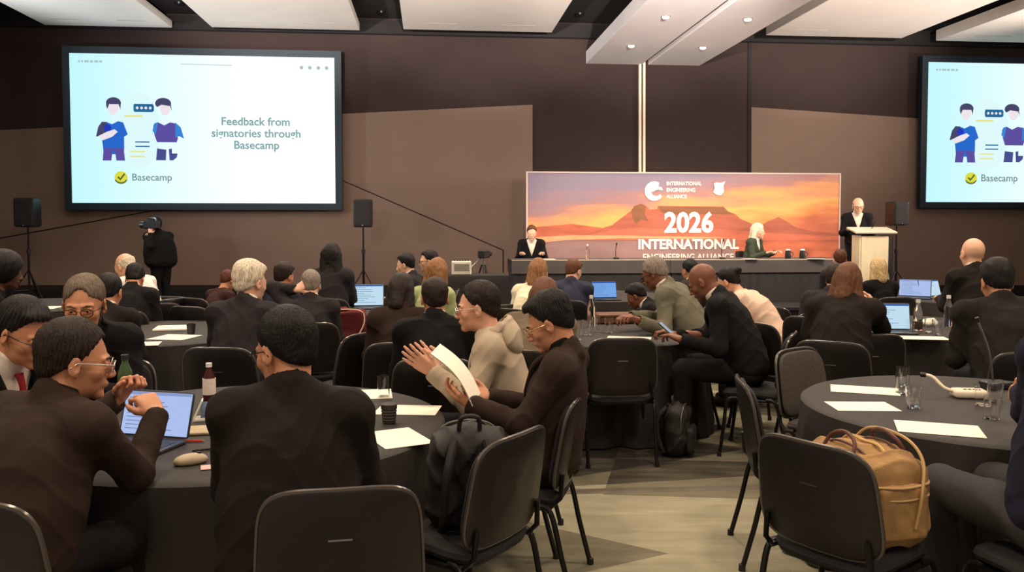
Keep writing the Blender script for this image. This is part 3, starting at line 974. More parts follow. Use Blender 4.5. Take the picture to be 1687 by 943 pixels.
# tan wall panels, each a slab on the wall
def wall_poly(name, pix, m, th=.035, off=0.0):
    P3 = [PW(x, y, off) for x, y in pix]
    pts = [(UV(p)[0], p[2]) for p in P3]
    mb = MB()
    n = len(pts)
    a = sum(pts[i][0] * pts[(i + 1) % n][1] - pts[(i + 1) % n][0] * pts[i][1] for i in range(n))
    if a < 0: pts = pts[::-1]
    V = [RW(u, VW - off - th, z) for u, z in pts] + [RW(u, VW - off, z) for u, z in pts]
    F = [tuple(range(n)), tuple(range(2 * n - 1, n - 1, -1))] + [(i, i + n, (i + 1) % n + n, (i + 1) % n) for i in range(n)]
    return room_obj(name, mb.add(V, F), m)
FY = 470
wall_poly('wall_panel_left', [(-420, 235), (877, 173), (877, FY), (830, FY), (830, 412), (565, 297), (565, 330), (250, 347), (0, 392), (-420, 465)], M_TAN)
wall_poly('wall_panel_lower', [(-420, 467), (0, 394), (250, 349), (565, 332), (565, 299), (828, 413), (828, FY), (-420, FY)], M_TAN, th=.032)
wall_poly('wall_panel_right', [(1237, 177), (2500, 262), (2500, FY), (1237, FY)], M_TAN)
wall_poly('trim_2', [(1232, 60), (1237, 60), (1237, FY), (1232, FY)], M_BLACK, th=.02)
M_CREAM = mat('cream_aluminium', rgb(226, 206, 180), rough=.4, var=.04, metal=.2)
wall_poly('trim_3', [(1051.5, 100), (1055.5, 100), (1055.5, FY), (1051.5, FY)], M_CREAM, th=.07)
wall_poly('trim_4', [(1058, 100), (1062, 100), (1062, FY), (1058, FY)], M_CREAM, th=.07)
wall_poly('trim_5', [(1055.5, 100), (1058, 100), (1058, FY), (1055.5, FY)], M_BLACK, th=.03)

# hanging ceiling panels
def hang_panel(label, a, b, z, back_v=None, length=9.0, th=.14, seam=True, lights=()):
    pa, pb = PZ(a[0], a[1], z), PZ(b[0], b[1], z)
    ua, va = UV(pa); ub, vb = UV(pb); v1 = min((va + vb) / 2, VW - .03)
    root = empty('ceiling_panel', RW((ua + ub) / 2, v1 - length / 2, z), YAW, label, 'ceiling panel', None)
    w = (ub - ua) / 2
    mb = MB(); mb.box((0, 0, th / 2), (w, length / 2, th / 2), bev=.006)
    mb.build('panel_slab', M_PANEL, root, smooth=False)
    if seam:
        for sx in (-.5, .5):
            m2 = MB(); m2.box((w * sx, length / 2 - .55, -.002), (w * .22, .006, .003)); m2.build('seam', mat('seam_grey', rgb(150, 140, 134), var=0), root, smooth=False)
    for sx in (-.7, .7):
        for sy in (-.9, 0, .9):
            m2 = MB(); m2.tube([(w * sx, length / 2 * sy, th), (w * sx, length / 2 * sy, 5.86 - z)], .012); m2.build('hanger_rod', M_LEG, root)
    return root, (ua + ub) / 2, v1, w
ZP = 5.50
hang_panel('white ceiling panel at far left of the hall, bluish from the screen', (75, 42), (283, 45), ZP)
hang_panel('white ceiling panel above the right half of the large left screen', (350, 46), (592, 49), ZP)
hang_panel('white ceiling panel between the left screen and the downlit bulkhead', (665, 50), (910, 52), ZP)
hang_panel('white ceiling panel just right of the downlit bulkhead', (1262, 58), (1485, 63), ZP, th=.22)
hang_panel('white ceiling panel at top right corner above the right screen', (1545, 66), (1800, 74), ZP, th=.22)
# the bulkhead with the partition track: two lower slabs with a dark slit between
M_BULK = mat('bulkhead_white', rgb(240, 232, 230), rough=.85, var=.03, vscale=2)
ZB = UV(PW(1060, 107)) and PW(1060, 107)[2]
def bulk(x0, x1, label, spots_px):
    pa, pb = PW(x0, 106), PW(x1, 108)
    ua, ub = UV(pa)[0], UV(pb)[0]; L = 11.0; v1 = VW - .02
    root = empty('ceiling_bulkhead', RW((ua + ub) / 2, v1 - L / 2, ZB), YAW, label, 'bulkhead', None)
    w = (ub - ua) / 2
    MB().box((0, 0, .13), (w, L / 2, .13), bev=.005).build('bulkhead_slab', M_BULK, root, smooth=False)
    for (x, y) in spots_px:
        p = PZ(x, y, ZB); u, v = UV(p)
        lx, ly = u - (ua + ub) / 2, v - (v1 - L / 2)
        r = MB().lathe([(.0, -.035), (.03, -.033), (.052, -.022), (.062, .0), (.0, .001)], (lx, ly, -.004)).build('downlight_lens', emis('downlight_glow', (1.0, .88, .70, 1), 9), root)
        MB().lathe([(.052, -.004), (.075, -.006), (.08, 0), (.052, 0)], (lx, ly, -.002)).build('downlight_rim', M_METAL, root)
        spot('bulkhead_downlight_lamp', (p[0], p[1], ZB - .09), (p[0], p[1], 0), 160, 125, r=.02)
    for sy in (-.9, 0, .9):
        MB().tube([(0, L / 2 * sy, .26), (0, L / 2 * sy, 5.86 - ZB)], .02).build('hanger_rod', M_LEG, root)
bulk(965, 1056, 'left half of the low downlit bulkhead with two bright spots', [(1040, 75), (1097, 27)])
bulk(1067, 1152, 'right half of the low downlit bulkhead with two bright spots', [(1158, 78), (1232, 31)])
pa, pb = PW(1056, 106), PW(1067, 106)
o = room_box('trim_6', UV(pa)[0], UV(pb)[0], VW - 11, VW - .03, ZB + .1, ZB + .24, M_BLACK)
# pin-hole lights in the black ceiling
for i, (x, y, s_) in enumerate([(295, 6, 'between the two left ceiling panels'), (628, 21, 'between two middle panels'), (955, 24, 'left of the downlit bulkhead')]):
    p = PZ(x, y, 5.84)
    r = empty('ceiling_downlight', (p[0], p[1], 5.84), 0, 'small round downlight in the black ceiling ' + s_, 'downlight', None)
    MB().lathe([(0, -.012), (.05, -.012), (.055, 0)], n=16).build('lens', emis('dim_downlight', (.9, .92, .9, 1), 3.5), r)
    MB().lathe([(.055, -.015), (.085, -.012), (.09, .018), (.055, .018)], n=16).build('rim', M_LEG, r)

# ------------------------------------------------------------------ screens
def E_(n, c, s=.9): return emis('slide_' + n, rgb(*c), s)
def slide_bg():
    m = bpy.data.materials.new('slide_background'); m.use_nodes = True; nt = m.node_tree; nt.nodes.clear()
    tc = nt.nodes.new('ShaderNodeTexCoord'); sp = nt.nodes.new('ShaderNodeSeparateXYZ'); nt.links.new(tc.outputs['Generated'], sp.inputs[0])
    r = nt.nodes.new('ShaderNodeValToRGB'); r.color_ramp.elements[0].color = rgb(190, 244, 252); r.color_ramp.elements[1].color = rgb(250, 255, 255); r.color_ramp.elements[1].position = .62
    nt.links.new(sp.outputs[0], r.inputs[0]); e = nt.nodes.new('ShaderNodeEmission'); e.inputs[1].default_value = 1.05
    nt.links.new(r.outputs[0], e.inputs[0]); o = nt.nodes.new('ShaderNodeOutputMaterial'); nt.links.new(e.outputs[0], o.inputs[0]); return m

def make_screen(x0, y0, x1, y1, label):
    """pixel corners of the bright picture on a plane just before the wall"""
    a = PW(x0, y1, .25); b = PW(x1, y0, .25)
    w = (UV(b)[0] - UV(a)[0]); h = b[2] - a[2]
    c = [(a[i] + b[i]) / 2 for i in range(3)]
    root = empty('projection_screen', c, YAW, label, 'screen', None)
    bd = .135
    f = MB()
    MF = mat('screen_border', rgb(18, 34, 46), rough=.6, var=.05)
    for (cx, cz, hx, hz) in ((0, h / 2 + bd / 2, w / 2 + bd, bd / 2), (0, -h / 2 - bd / 2, w / 2 + bd, bd / 2), (-w / 2 - bd / 2, 0, bd / 2, h / 2), (w / 2 + bd / 2, 0, bd / 2, h / 2)):
        f.box((cx, 0, cz), (hx, .03, hz))
    f.box((0, .06, 0), (w / 2 + bd, .03, h / 2 + bd))
    f.build('frame', MF, root, smooth=False)
    MB().box((0, .0, 0), (w / 2, .012, h / 2)).build('picture', slide_bg(), root, smooth=False)
    k = w / 432.0                      # slide drawn in a 432 x 238 grid, origin top left
    fx = lambda x, y: ((x - 216) * k, (119 - y) * h / 238.0)
    zz = [-.0135]
    def poly(name, pts, m):
        zz[0] -= .0002
        return MB().prism([fx(*p) for p in pts], zz[0], zz[0] + .001).build(name, m, root, smooth=False)
    def disc(cx, cy, rx, ry, n=24, a0=0, a1=360): return [(cx + rx * cos(radians(a0 + (a1 - a0) * i / n)), cy + ry * sin(radians(a0 + (a1 - a0) * i / n))) for i in range(n + (a1 - a0 < 360))]
    halo = E_('halo', (222, 250, 252), 1.0)
    poly('printed_halo', disc(105, 122, 40, 62), halo)
    skin = E_('skin', (250, 240, 246)); hr = E_('hair', (76, 74, 110)); bl = E_('blue', (44, 110, 214)); bl2 = E_('deepblue', (36, 60, 200)); pu = E_('purple', (98, 84, 168)); cy = E_('cyanblue', (60, 140, 222)); dk = E_('slate', (78, 84, 150)); ye = E_('yellow', (244, 240, 150)); te = E_('teal', (40, 110, 160))
    # left figure
    poly('drawn_face', disc(68, 84, 9, 13), skin); poly('drawn_hair', disc(69, 78, 12, 9, a0=170, a1=375) + [(80, 88), (77, 80), (62, 80), (59, 88), (57, 82)], hr)
    poly('drawn_torso', [(56, 108), (66, 112), (76, 107), (84, 109), (91, 128), (85, 132), (85, 150), (84, 160), (52, 160), (50, 140), (46, 128), (50, 112)], bl)
    poly('drawn_sleeve', [(50, 108), (58, 109), (60, 122), (50, 130), (40, 132), (44, 116)], hr)
    poly('drawn_badge', disc(59, 118, 6, 6), bl2)
    poly('drawn_arm', [(44, 131), (58, 124), (70, 120), (75, 124), (66, 132), (50, 138)], skin)
    poly('drawn_legs', [(52, 150), (84, 150), (86, 170), (72, 170), (70, 154), (66, 154), (64, 170), (50, 170)], pu)
    # right figure
    poly('drawn_face', disc(152, 84, 9, 13), skin); poly('drawn_hair', disc(149, 78, 13, 9, a0=170, a1=375) + [(163, 90), (160, 82), (146, 80), (139, 84), (136, 80)], hr)
    poly('drawn_torso', [(140, 108), (150, 113), (160, 108), (170, 110), (172, 134), (170, 140), (138, 140), (134, 128), (132, 114)], pu)
    poly('drawn_sleeve', [(168, 108), (177, 116), (182, 134), (174, 130), (168, 132)], cy); poly('drawn_sleeve', [(140, 108), (136, 128), (131, 122), (134, 110)], cy)
    poly('drawn_legs', [(138, 150), (153, 152), (152, 169), (136, 169)], dk); poly('drawn_legs', [(157, 151), (162, 150), (162, 158), (171, 158), (170, 164), (164, 169), (158, 169)], dk)
    # chat bubbles
    poly('speech_bubble', [(102, 79), (132, 79), (134, 82), (134, 90), (131, 92), (102, 92), (101, 88), (101, 82)], te)
    for i in range(4): poly('bubble_dot', disc(107 + i * 7, 85.5, 2.3, 2.3, 10), skin)
    poly('text_bar', [(86, 97), (116, 97), (116, 100), (86, 100)], ye)
    for y in (139, 146): poly('text_bar', [(103, y), (126, y), (126, y + 2), (103, y + 2)], te)
    for y in (154, 162): poly('text_bar', [(94, y), (118, y), (118, y + 2.4), (94, y + 2.4)], ye)
    # badge with tick
    poly('logo_badge', disc(79, 197, 10.5, 10), E_('badge', (232, 232, 70))); poly('logo_shade', disc(79, 197, 11, 10.5, a0=20, a1=160), E_('badgeline', (110, 120, 70)))
    poly('logo_badge_face', disc(79, 195.8, 9.5, 8.8), E_('badge', (232, 232, 70)))
    poly('logo_tick', [(73, 197), (75, 195), (78, 198), (84, 190), (86, 192), (78, 202)], E_('tick', (90, 110, 60)))
    tm = E_('text', (138, 178, 178)); tg = E_('textgrey', (130, 156, 158))
    def tx(s_, x, y, size, m_, b=0.0, al='CENTER'):
        p = fx(x, y); text_mesh('slide_lettering', s_, size * k, m_, root, (p[0], -.0165 - .003, p[1]), (pi / 2, 0, 0), al, bold=b * k)
    tx('Feedback from', 300, 106, 19, tm, .35); tx('signatories through', 301, 125, 19, tm, .35); tx('Basecamp', 301, 144, 19, tm, .35)
    tx('Basecamp', 129, 197, 16.5, tg, .2)
    for x0, x1 in ((14, 17), (19, 22), (24, 31), (33, 38), (40, 46), (48, 52)): poly('menu_mark', [(x0, 11), (x1, 11), (x1, 14.5), (x0, 14.5)], E_('faint', (178, 206, 206)))
    poly('header_line', [(178, 14), (262, 15), (262, 16), (178, 15)], E_('faint', (178, 206, 206)))
    for x in (377, 391, 405, 419): poly('toolbar_icon', disc(x, 17, 3, 3, 10), E_('faint', (178, 206, 206)))
    return root
make_screen(119.5, 95.5, 551, 334.5, 'large screen on the left wall showing a pale blue slide')
make_screen(1524, 110, 1926, 333, 'screen at the right edge of the hall showing the same slide')
# ================================================================== STAGE, BANNER, LECTERN, SPEAKERS
YAW_D = math.degrees(YAW)
def room_empty(name, p, label, cat, group=None, rz=0.0):
    return empty(name, p, YAW + rz, label, cat, group)
ST = .25
# stage platform
pL, pR = P(815, 470, 14.3), P(1500, 470, 15.6)
uL, vL = UV(pL); uR, vR = UV(pR)
v0 = 13.6
st = empty('stage_platform', RW((uL + uR) / 2, (v0 + VW - .5) / 2, 0), YAW, 'low black stage platform under the panel table and lectern', 'stage', None)
w_, l_ = (uR - uL) / 2 + .3, (VW - .5 - v0) / 2
MB().box((0, 0, ST - .03), (w_, l_, .03), bev=.008).build('stage_deck', mat('stage_carpet', rgb(36, 34, 36), rough=.95, var=.2), st, smooth=False)
MB().box((0, 0, (ST - .06) / 2), (w_ - .03, l_ - .03, (ST - .06) / 2)).build('stage_skirt', M_BLACK, st, smooth=False)

# pleated cloth over a long table
def pleated(mb, w, d, h, amp=.012, npl=70, z0=0.0, m=0, top=True, seed=0, hem=0.0):
    """rounded rectangle skirt"""
    per = []
    N = npl * 6
    rr = random.Random(seed)
    L = 2 * (w + d)
    for i in range(N):
        t = i / N * L
        if t < w: p = (-w / 2 + t, -d / 2); n = (0, -1)
        elif t < w + d: p = (w / 2, -d / 2 + (t - w)); n = (1, 0)
        elif t < 2 * w + d: p = (w / 2 - (t - w - d), d / 2); n = (0, 1)
        else: p = (-w / 2, d / 2 - (t - 2 * w - d)); n = (-1, 0)
        per.append((p, n, amp * (.6 + .4 * sin(i * .37)) * (sin(i / 6 * 2 * pi * 1.0) * .7 + .3 * sin(i * .71 + seed))))
    V = []; F = []
    lev = [(h + .004, -.02, 0), (h + .004, 0, 0), (h - .012, .006, .0), (h - .1, .01, .5), (h * .5 + z0 * .5, .014, .9), (z0 + .0, .02, 1.15)]
    for (z, o_, k) in lev:
        for (p, n, a) in per:
            V.append((p[0] + n[0] * (o_ + a * k), p[1] + n[1] * (o_ + a * k), z))
    for i in range(len(lev) - 1):
        for j in range(N):
            j2 = (j + 1) % N
            F.append((i * N + j2, i * N + j, (i + 1) * N + j, (i + 1) * N + j2)[::-1])
    F = [f[::-1] for f in F]
    if top: F.append(tuple(range(N)))
    mb.add(V, F, m)
M_CLOTH = mat('black_table_cloth', rgb(40, 36, 36), rough=.82, var=.12, vscale=3, bump=.2, bscale=300)
M_CLOTH2 = mat('charcoal_table_cloth', rgb(74, 68, 66), rough=.8, var=.1, vscale=3)
DT = 14.75
def stage_table(x0, x1, d0, d1, label, m, group=None):
    a, b = P(x0, 430, d0), P(x1, 430, d1)
    ua, va = UV(a); ub, vb = UV(b)
    o = empty('stage_table', RW((ua + ub) / 2, (va + vb) / 2 + .35, ST), YAW, label, 'table', group)
    MB().box((0, 0, .735), ((ub - ua) / 2 - .01, .36, .015)).build('tabletop', M_BLACK, o, smooth=False)
    mb = MB(); pleated(mb, ub - ua, .74, .755, npl=int((ub - ua) * 16), seed=int(x0))
    mb.build('table_skirt', m, o)
    return o, (ua + ub) / 2, (va + vb) / 2 + .35, ub - ua
ta = stage_table(845, 1105, 14.6, 14.8, 'long black skirted table on the left half of the stage', M_CLOTH)
tb = stage_table(1107, 1385, 14.8, 15.1, 'long black skirted table on the right half of the stage', M_CLOTH)
def runner(t, label):
    o = empty('table_runner', RW(t[1], t[2], ST + .76), YAW, label, 'tablecloth', None)
    mb = MB(); mb.box((0, 0, .004), (t[3] / 2 + .03, .41, .003)); mb.box((0, -.412, -.11), (t[3] / 2 + .03, .003, .115)); mb.box((0, .412, -.11), (t[3] / 2 + .03, .003, .115))
    mb.build('runner_cloth', M_CLOTH2, o, smooth=False)
    MB().box((0, -.414, .005), (t[3] / 2 + .03, .006, .007)).build('pale_edge', mat('pale_edge', rgb(196, 176, 150), var=.1), o, smooth=False)
runner(ta, 'grey overlay cloth with a pale edge on the left stage table')
runner(tb, 'grey overlay cloth with a pale edge on the right stage table')

# banner
a, b = PW(869, 430, 1.35), PW(1383, 285, 1.35)
ub0, ub1 = UV(a)[0], UV(b)[0]; BW = ub1 - ub0; ztop = PW(869, 284.5, 1.35)[2]; BH = ztop - ST - .02
bn = empty('banner', RW((ub0 + ub1) / 2, VW - 1.35, ST), YAW, 'wide sunset mountain banner reading 2026 INTERNATIONAL behind the stage table', 'banner', None)
bk = BW / 514.0                                  # banner pixel
bx = lambda x, y: ((x - 869 - 257) * bk, (BH + .02) - (y - 285) * bk)
def banner_sky():
    m = bpy.data.materials.new('banner_print_sky'); m.use_nodes = True; nt = m.node_tree; b_ = nt.nodes['Principled BSDF']; b_.inputs['Roughness'].default_value = .7
    L = nt.links.new
    tc = nt.nodes.new('ShaderNodeTexCoord'); sp = nt.nodes.new('ShaderNodeSeparateXYZ'); L(tc.outputs['Object'], sp.inputs[0])
    mp = nt.nodes.new('ShaderNodeMapping'); mp.inputs['Scale'].default_value = (.45, 1, 2.6); mp.inputs['Rotation'].default_value = (0, radians(-14), 0); L(tc.outputs['Object'], mp.inputs[0])
    no = nt.nodes.new('ShaderNodeTexNoise'); no.inputs['Scale'].default_value = 1.6; no.inputs['Detail'].default_value = 6; L(mp.outputs[0], no.inputs[0])
    z = nt.nodes.new('ShaderNodeMapRange'); z.inputs[1].default_value = BH - 1.45; z.inputs[2].default_value = BH; L(sp.outputs[2], z.inputs[0])
    ad = nt.nodes.new('ShaderNodeMath'); ad.operation = 'MULTIPLY_ADD'; L(no.outputs[0], ad.inputs[0]); ad.inputs[1].default_value = .5
    zs = nt.nodes.new('ShaderNodeMath'); zs.operation = 'MULTIPLY'; L(z.outputs[0], zs.inputs[0]); zs.inputs[1].default_value = .66; L(zs.outputs[0], ad.inputs[2])
    xr = nt.nodes.new('ShaderNodeMath'); xr.operation = 'MULTIPLY_ADD'; L(sp.outputs[0], xr.inputs[0]); xr.inputs[1].default_value = -.055; L(ad.outputs[0], xr.inputs[2])
    r = nt.nodes.new('ShaderNodeValToRGB'); E = r.color_ramp.elements
    E[0].position = .30; E[0].color = rgb(198, 106, 74); E[1].position = .90; E[1].color = rgb(134, 120, 138)
    for p_, c in ((.40, (230, 142, 80)), (.52, (240, 172, 96)), (.63, (224, 150, 98)), (.73, (168, 120, 114))): e = E.new(p_); e.color = rgb(*c)
    L(xr.outputs[0], r.inputs[0]); L(r.outputs[0], b_.inputs['Base Color'])
    return m
MB().box((0, .02, BH / 2 + .02), (BW / 2, .018, BH / 2)).build('banner_fabric', banner_sky(), bn, smooth=False)
M_FRAME = mat('banner_frame_pale', rgb(214, 190, 176), rough=.5, var=.05)
mb = MB()
for sx in (-1, 1): mb.box((sx * (BW / 2 + .012), .02, BH / 2 + .02), (.014, .03, BH / 2 + .01))
mb.box((0, .02, BH + .03), (BW / 2 + .026, .03, .012)); mb.build('banner_frame', M_FRAME, bn, smooth=False)
for sx in (-.9, 0, .9):
    mb = MB(); mb.tube([(sx * BW / 2, .05, BH * .8), (sx * BW / 2, .6, 0.02)], .015); mb.build('banner_stay', M_LEG, bn)
bz = [0.0]
def art(name, pts, c, **k):
    bz[0] -= .0012
    m = mat('print_' + name, rgb(*c), rough=.7, var=k.get('var', .12), vscale=k.get('vs', 3), stretch=(.5, 1, 2.5))
    return MB().prism([bx(*p) for p in pts], bz[0], bz[0] + .003).build(name, m, bn, smooth=False)
art('sea', [(869, 398), (905, 392), (980, 389), (1090, 388), (1230, 390), (1300, 392), (1383, 391), (1383, 440), (869, 440)], (150, 116, 112), var=.1)
art('red_sea', [(1215, 389), (1383, 388), (1383, 440), (1225, 440), (1205, 410)], (196, 104, 72), var=.2)
art('far_shore', [(869, 372), (905, 369), (940, 366), (985, 372), (1040, 380), (1040, 386), (869, 388)], (186, 96, 70), var=.2)
art('mountain', [(955, 386), (985, 374), (1005, 368), (1022, 355), (1036, 345), (1040, 338), (1052, 333), (1060, 337), (1066, 343), (1078, 342), (1080, 337), (1188, 338), (1196, 346), (1208, 350), (1216, 358), (1234, 365), (1246, 372), (1262, 362), (1280, 355), (1292, 361), (1310, 372), (1340, 378), (1383, 382), (1383, 392), (955, 391)], (170, 92, 70), var=.16)
art('cliff_shade', [(1080, 338), (1188, 339), (1196, 346), (1206, 351), (1160, 350), (1120, 352), (1086, 348)], (132, 84, 54), var=.15)
art('cliff_shade', [(1036, 345), (1041, 338), (1052, 334), (1060, 338), (1058, 350), (1064, 362), (1052, 358), (1044, 366), (1038, 356)], (134, 78, 60), var=.2)
art('foothill', [(955, 386), (1000, 377), (1050, 372), (1110, 376), (1180, 374), (1250, 380), (1383, 386), (1383, 394), (955, 392)], (196, 104, 78), var=.2)
art('surf', [(869, 388), (940, 384), (1040, 385), (1140, 387), (1215, 388), (1130, 390), (1020, 389), (930, 392), (869, 398)], (240, 158, 112), var=.15)
M_LET = mat('banner_lettering_white', rgb(250, 232, 220), rough=.6, var=0)
def btx(s_, x, y, size, bold, sx=1.0, al='CENTER'):
    p = bx(x, y); text_mesh('lettering', s_, size * bk, M_LET, bn, (p[0], -.018, p[1]), (pi / 2, 0, 0), al, bold=bold * bk, sx=sx)
btx('2026', 1130.5, 365.5, 44, 1.6, .92)
btx('INTERNATIONAL', 1130, 399.5, 22, .75, .97)
btx('ENGINEERING ALLIANCE', 1130, 420, 14.4, .25, .93)
for i, s_ in enumerate(('INTERNATIONAL', 'ENGINEERING', 'ALLIANCE')):
    btx(s_, 1093, 301.5 + i * 10.5, 8.6, .2, .86, 'LEFT')
def ring(cx, cy, r0, r1, a0, a1, n=26, ox=0): return [(cx + r1 * cos(radians(a0 + (a1 - a0) * i / n)), cy + r1 * sin(radians(a0 + (a1 - a0) * i / n))) for i in range(n + 1)] + [(cx + ox + r0 * cos(radians(a1 + (a0 - a1) * i / n)), cy + r0 * sin(radians(a1 + (a0 - a1) * i / n))) for i in range(n + 1)]
def logo(name, pts): 
    bz[0] -= .001
    MB().prism([bx(*p) for p in pts], -.016, -.013).build(name, M_LET, bn, smooth=False)
logo('logo_crescent', ring(1073, 313.5, 8, 15.5, 35, 300, ox=3))
logo('logo_swoosh', [(1066, 311), (1074, 306), (1085, 307), (1087, 312), (1078, 311), (1070, 315)])
logo('emblem_body', [(1171, 301), (1175, 299), (1181, 300), (1186, 299), (1190, 297), (1187, 305), (1188, 314), (1183, 320), (1176, 319), (1170, 315), (1173, 309)])

# lectern
lp = P(1441, 378, 15.0)
lec = room_empty('lectern', (lp[0], lp[1], ST), 'pale wooden lectern with black sides at right end of stage', 'lectern', rz=radians(-8))
M_PALE = mat('pale_beige_veneer', rgb(222, 204, 168), rough=.55, var=.06, stretch=(1, 1, .2))
kx = 15.0 / 1400
LH = lp[2] - ST
mb = MB(); mb.box((-.0, 0, LH / 2 - .05), (.235, .03, LH / 2 - .07), bev=.01); mb.build('front_panel', M_PALE, lec, smooth=False)
for sx in (-1, 1): MB().box((sx * .25, .18, LH / 2 - .05), (.016, .19, LH / 2 - .06), bev=.005).build('side_panel', M_PLASTIC if sx > 0 else M_PALE, lec, smooth=False)
MB().box((.29, .12, LH / 2 - .08), (.045, .10, LH / 2 - .1), bev=.01).build('side_column', M_PLASTIC, lec, smooth=False)
MB().box((0, .14, LH - .02), (.36, .24, .018), R=Rx(10), bev=.008).build('top', mat('lectern_top', rgb(206, 192, 172), rough=.5, var=.05), lec, smooth=False)
MB().box((0, .14, .03), (.34, .24, .03), bev=.01).build('base', M_PLASTIC, lec, smooth=False)
mb = MB(); mb.tube(smooth_path([(.02, .2, LH), (.04, .12, LH + .14), (.02, .2, LH + .26)]), .007); mb.tube([(.02, .19, LH + .25), (.015, .24, LH + .29)], .014); mb.build('gooseneck_microphone', M_LEG, lec)

# loudspeakers on stands
def loudspeaker(cx, ytop, ybot, d, label, z0=0.0):
    a, b = P(cx, ytop, d), P(cx, ybot, d)
    h = a[2] - b[2]; w = h * .66
    s1 = empty('speaker_stand', (a[0], a[1], z0), YAW, label[0], 'stand', None)
    mb = MB(); mb.tube([(0, 0, .35), (0, 0, 1.15)], .022); mb.build('lower_pole', M_LEG, s1)
    mb = MB(); mb.tube([(0, 0, 1.1), (0, 0, b[2] - z0 - .004)], .016); mb.build('upper_pole', M_LEG, s1)
    MB().lathe([(.0, 1.08), (.035, 1.08), (.035, 1.16), (.0, 1.16)], n=12).build('collar', M_PLASTIC, s1)
    for k in range(3):
        an = radians(90 + 120 * k)
        mb = MB(); mb.tube([(0.02 * cos(an), .02 * sin(an), .75), (.5 * cos(an), .5 * sin(an), .02)], .013); mb.build('leg', M_LEG, s1)
        mb = MB(); mb.tube([(0.0, 0, .4), (.25 * cos(an), .25 * sin(an), .39)], .009); mb.build('brace', M_LEG, s1)
    s2 = empty('loudspeaker', (a[0], a[1], b[2]), YAW, label[1], 'loudspeaker', None)
    MB().slab(w, h, .34, e=14, bev=.03, fn=lambda x, y, z: (x, y, z + h / 2)).build('cabinet', M_PLASTIC, s2)
    MB().slab(w * .88, h * .92, .02, e=14, fn=lambda x, y, z: (x, y - .172, z + h / 2)).build('grille', mat('speaker_grille', rgb(30, 26, 26), rough=.7, bump=.6, bscale=600), s2)
    mb = MB(); mb.lathe([(0, .0), (.012, 0), (.012, .006), (0, .007)], n=10, R=Rx(90), c=(0, -.183, .04)); mb.build('badge', M_METAL, s2)
loudspeaker(45, 326, 375, 15.9, ('thin black stand of the loudspeaker at far left', 'black loudspeaker on a pole left of the large screen'))
loudspeaker(598, 328, 375, 15.9, ('thin black stand of the loudspeaker right of the large screen', 'black loudspeaker on a pole right of the large screen'))
loudspeaker(1478, 332, 372, 15.9, ('black stand of the loudspeaker behind the lectern', 'black loudspeaker behind the lectern'))

# things on the stage table
def on_stage(x, y, d=14.95): 
    p = P(x, y, d); return (p[0], p[1], ST + .771)
def mic(x, d, label, tall=.32):
    o = empty('desk_microphone', on_stage(x, 428, d), YAW, label, 'microphone', 'desk microphones on the stage tables')
    MB().slab(.10, .12, .03, e=4, fn=lambda x_, y_, z_: (x_, z_, y_ + .015)).build('base', M_PLASTIC, o)
    mb = MB(); mb.tube(smooth_path([(0, .03, .03), (0, .03, tall * .7), (0, -.03, tall)]), .006); mb.build('gooseneck', M_LEG, o)
    mb = MB(); mb.tube([(0, -.03, tall), (0, -.05, tall + .03)], .013); mb.build('capsule', M_PLASTIC, o)
mic(1015, 14.95, 'desk microphone in front of the banner, mid left stage table', .25); mic(1190, 15.0, 'desk microphone left of the grey-haired panellist in green')
def bottle(x, d, z, label, h=.24, c='clear', cap=(230, 230, 235), r=.032, group=None, y=None, liquid=None, lab=None, world=None):
    p = P(x, 400, d) if world is None else world
    o = empty('bottle', (p[0], p[1], z), 0, label, 'bottle', group)
    prof = [(0, 0), (r * .92, 0), (r, .008), (r, h * .58), (r * .9, h * .68), (r * .45, h * .84), (r * .4, h * .9), (r * .4, h * .93)]
    bm = GLASS() if c == 'clear' else mat('bottle_' + c, rgb(*{'green': (64, 84, 50), 'maroon': (70, 22, 26), 'brown': (60, 36, 20)}[c]), rough=.1, var=.05)
    MB().lathe(prof, n=20).build('bottle_body', bm, o)
    MB().lathe([(0, h * .9), (r * .5, h * .9), (r * .5, h), (0, h)], n=16).build('cap', mat('cap_%d_%d_%d' % cap, rgb(*cap), rough=.4, var=0), o)
    if lab: MB().lathe([(r + .0008, h * lab[0]), (r + .0016, h * lab[0]), (r + .0016, h * lab[1]), (r + .0008, h * lab[1])], n=20).build('paper_label', mat('bottle_label_%d_%d_%d' % lab[2], rgb(*lab[2]), var=.1, vscale=60), o)
    return o
wz = ST + .771
bottle(968, 14.9, wz, 'clear water bottle standing on the left stage table', .26)
for i, (x, l) in enumerate([(1298, 'small dark water jug on the stage table nearest the panellist in green'), (1322, 'larger pale-lidded water jug on the right stage table')]):
    o = empty('water_jug', on_stage(x, 428, 15.1), 0, l, 'jug', None)
    MB().lathe([(0, 0), (.05, 0), (.055, .02), (.05, .10), (.042, .14), (.044, .15)], n=16).build('jug_body', M_PLASTIC, o)
    MB().lathe([(0, .15), (.045, .15), (.03, .17), (0, .175)], n=16).build('lid', M_PAPER, o)
    mb = MB(); mb.tube(smooth_path([(.05, 0, .12), (.085, 0, .1), (.085, 0, .05), (.052, 0, .03)]), .006); mb.build('handle', M_PLASTIC, o)
def paper_sheet(p, rz, label, w=.21, l=.297, group=None, th=.0016, m=None, name='paper_sheet'):
    o = MB().box((0, 0, th / 2), (w / 2, l / 2, th / 2)).build(name, m or M_PAPER, None, smooth=False)
    o.location = [float(c) for c in p]; o.rotation_euler = (0, 0, rz)
    tag(o, label, 'paper', group); return o
paper_sheet(on_stage(905, 428, 14.85), YAW, 'white papers in front of the seated panellist in black jacket')
paper_sheet(on_stage(1235, 428, 14.95), YAW, 'white papers in front of the panellist in green')
paper_sheet(on_stage(1345, 428, 15.0), YAW + 1.2, 'loose paper near the right end of the stage table')

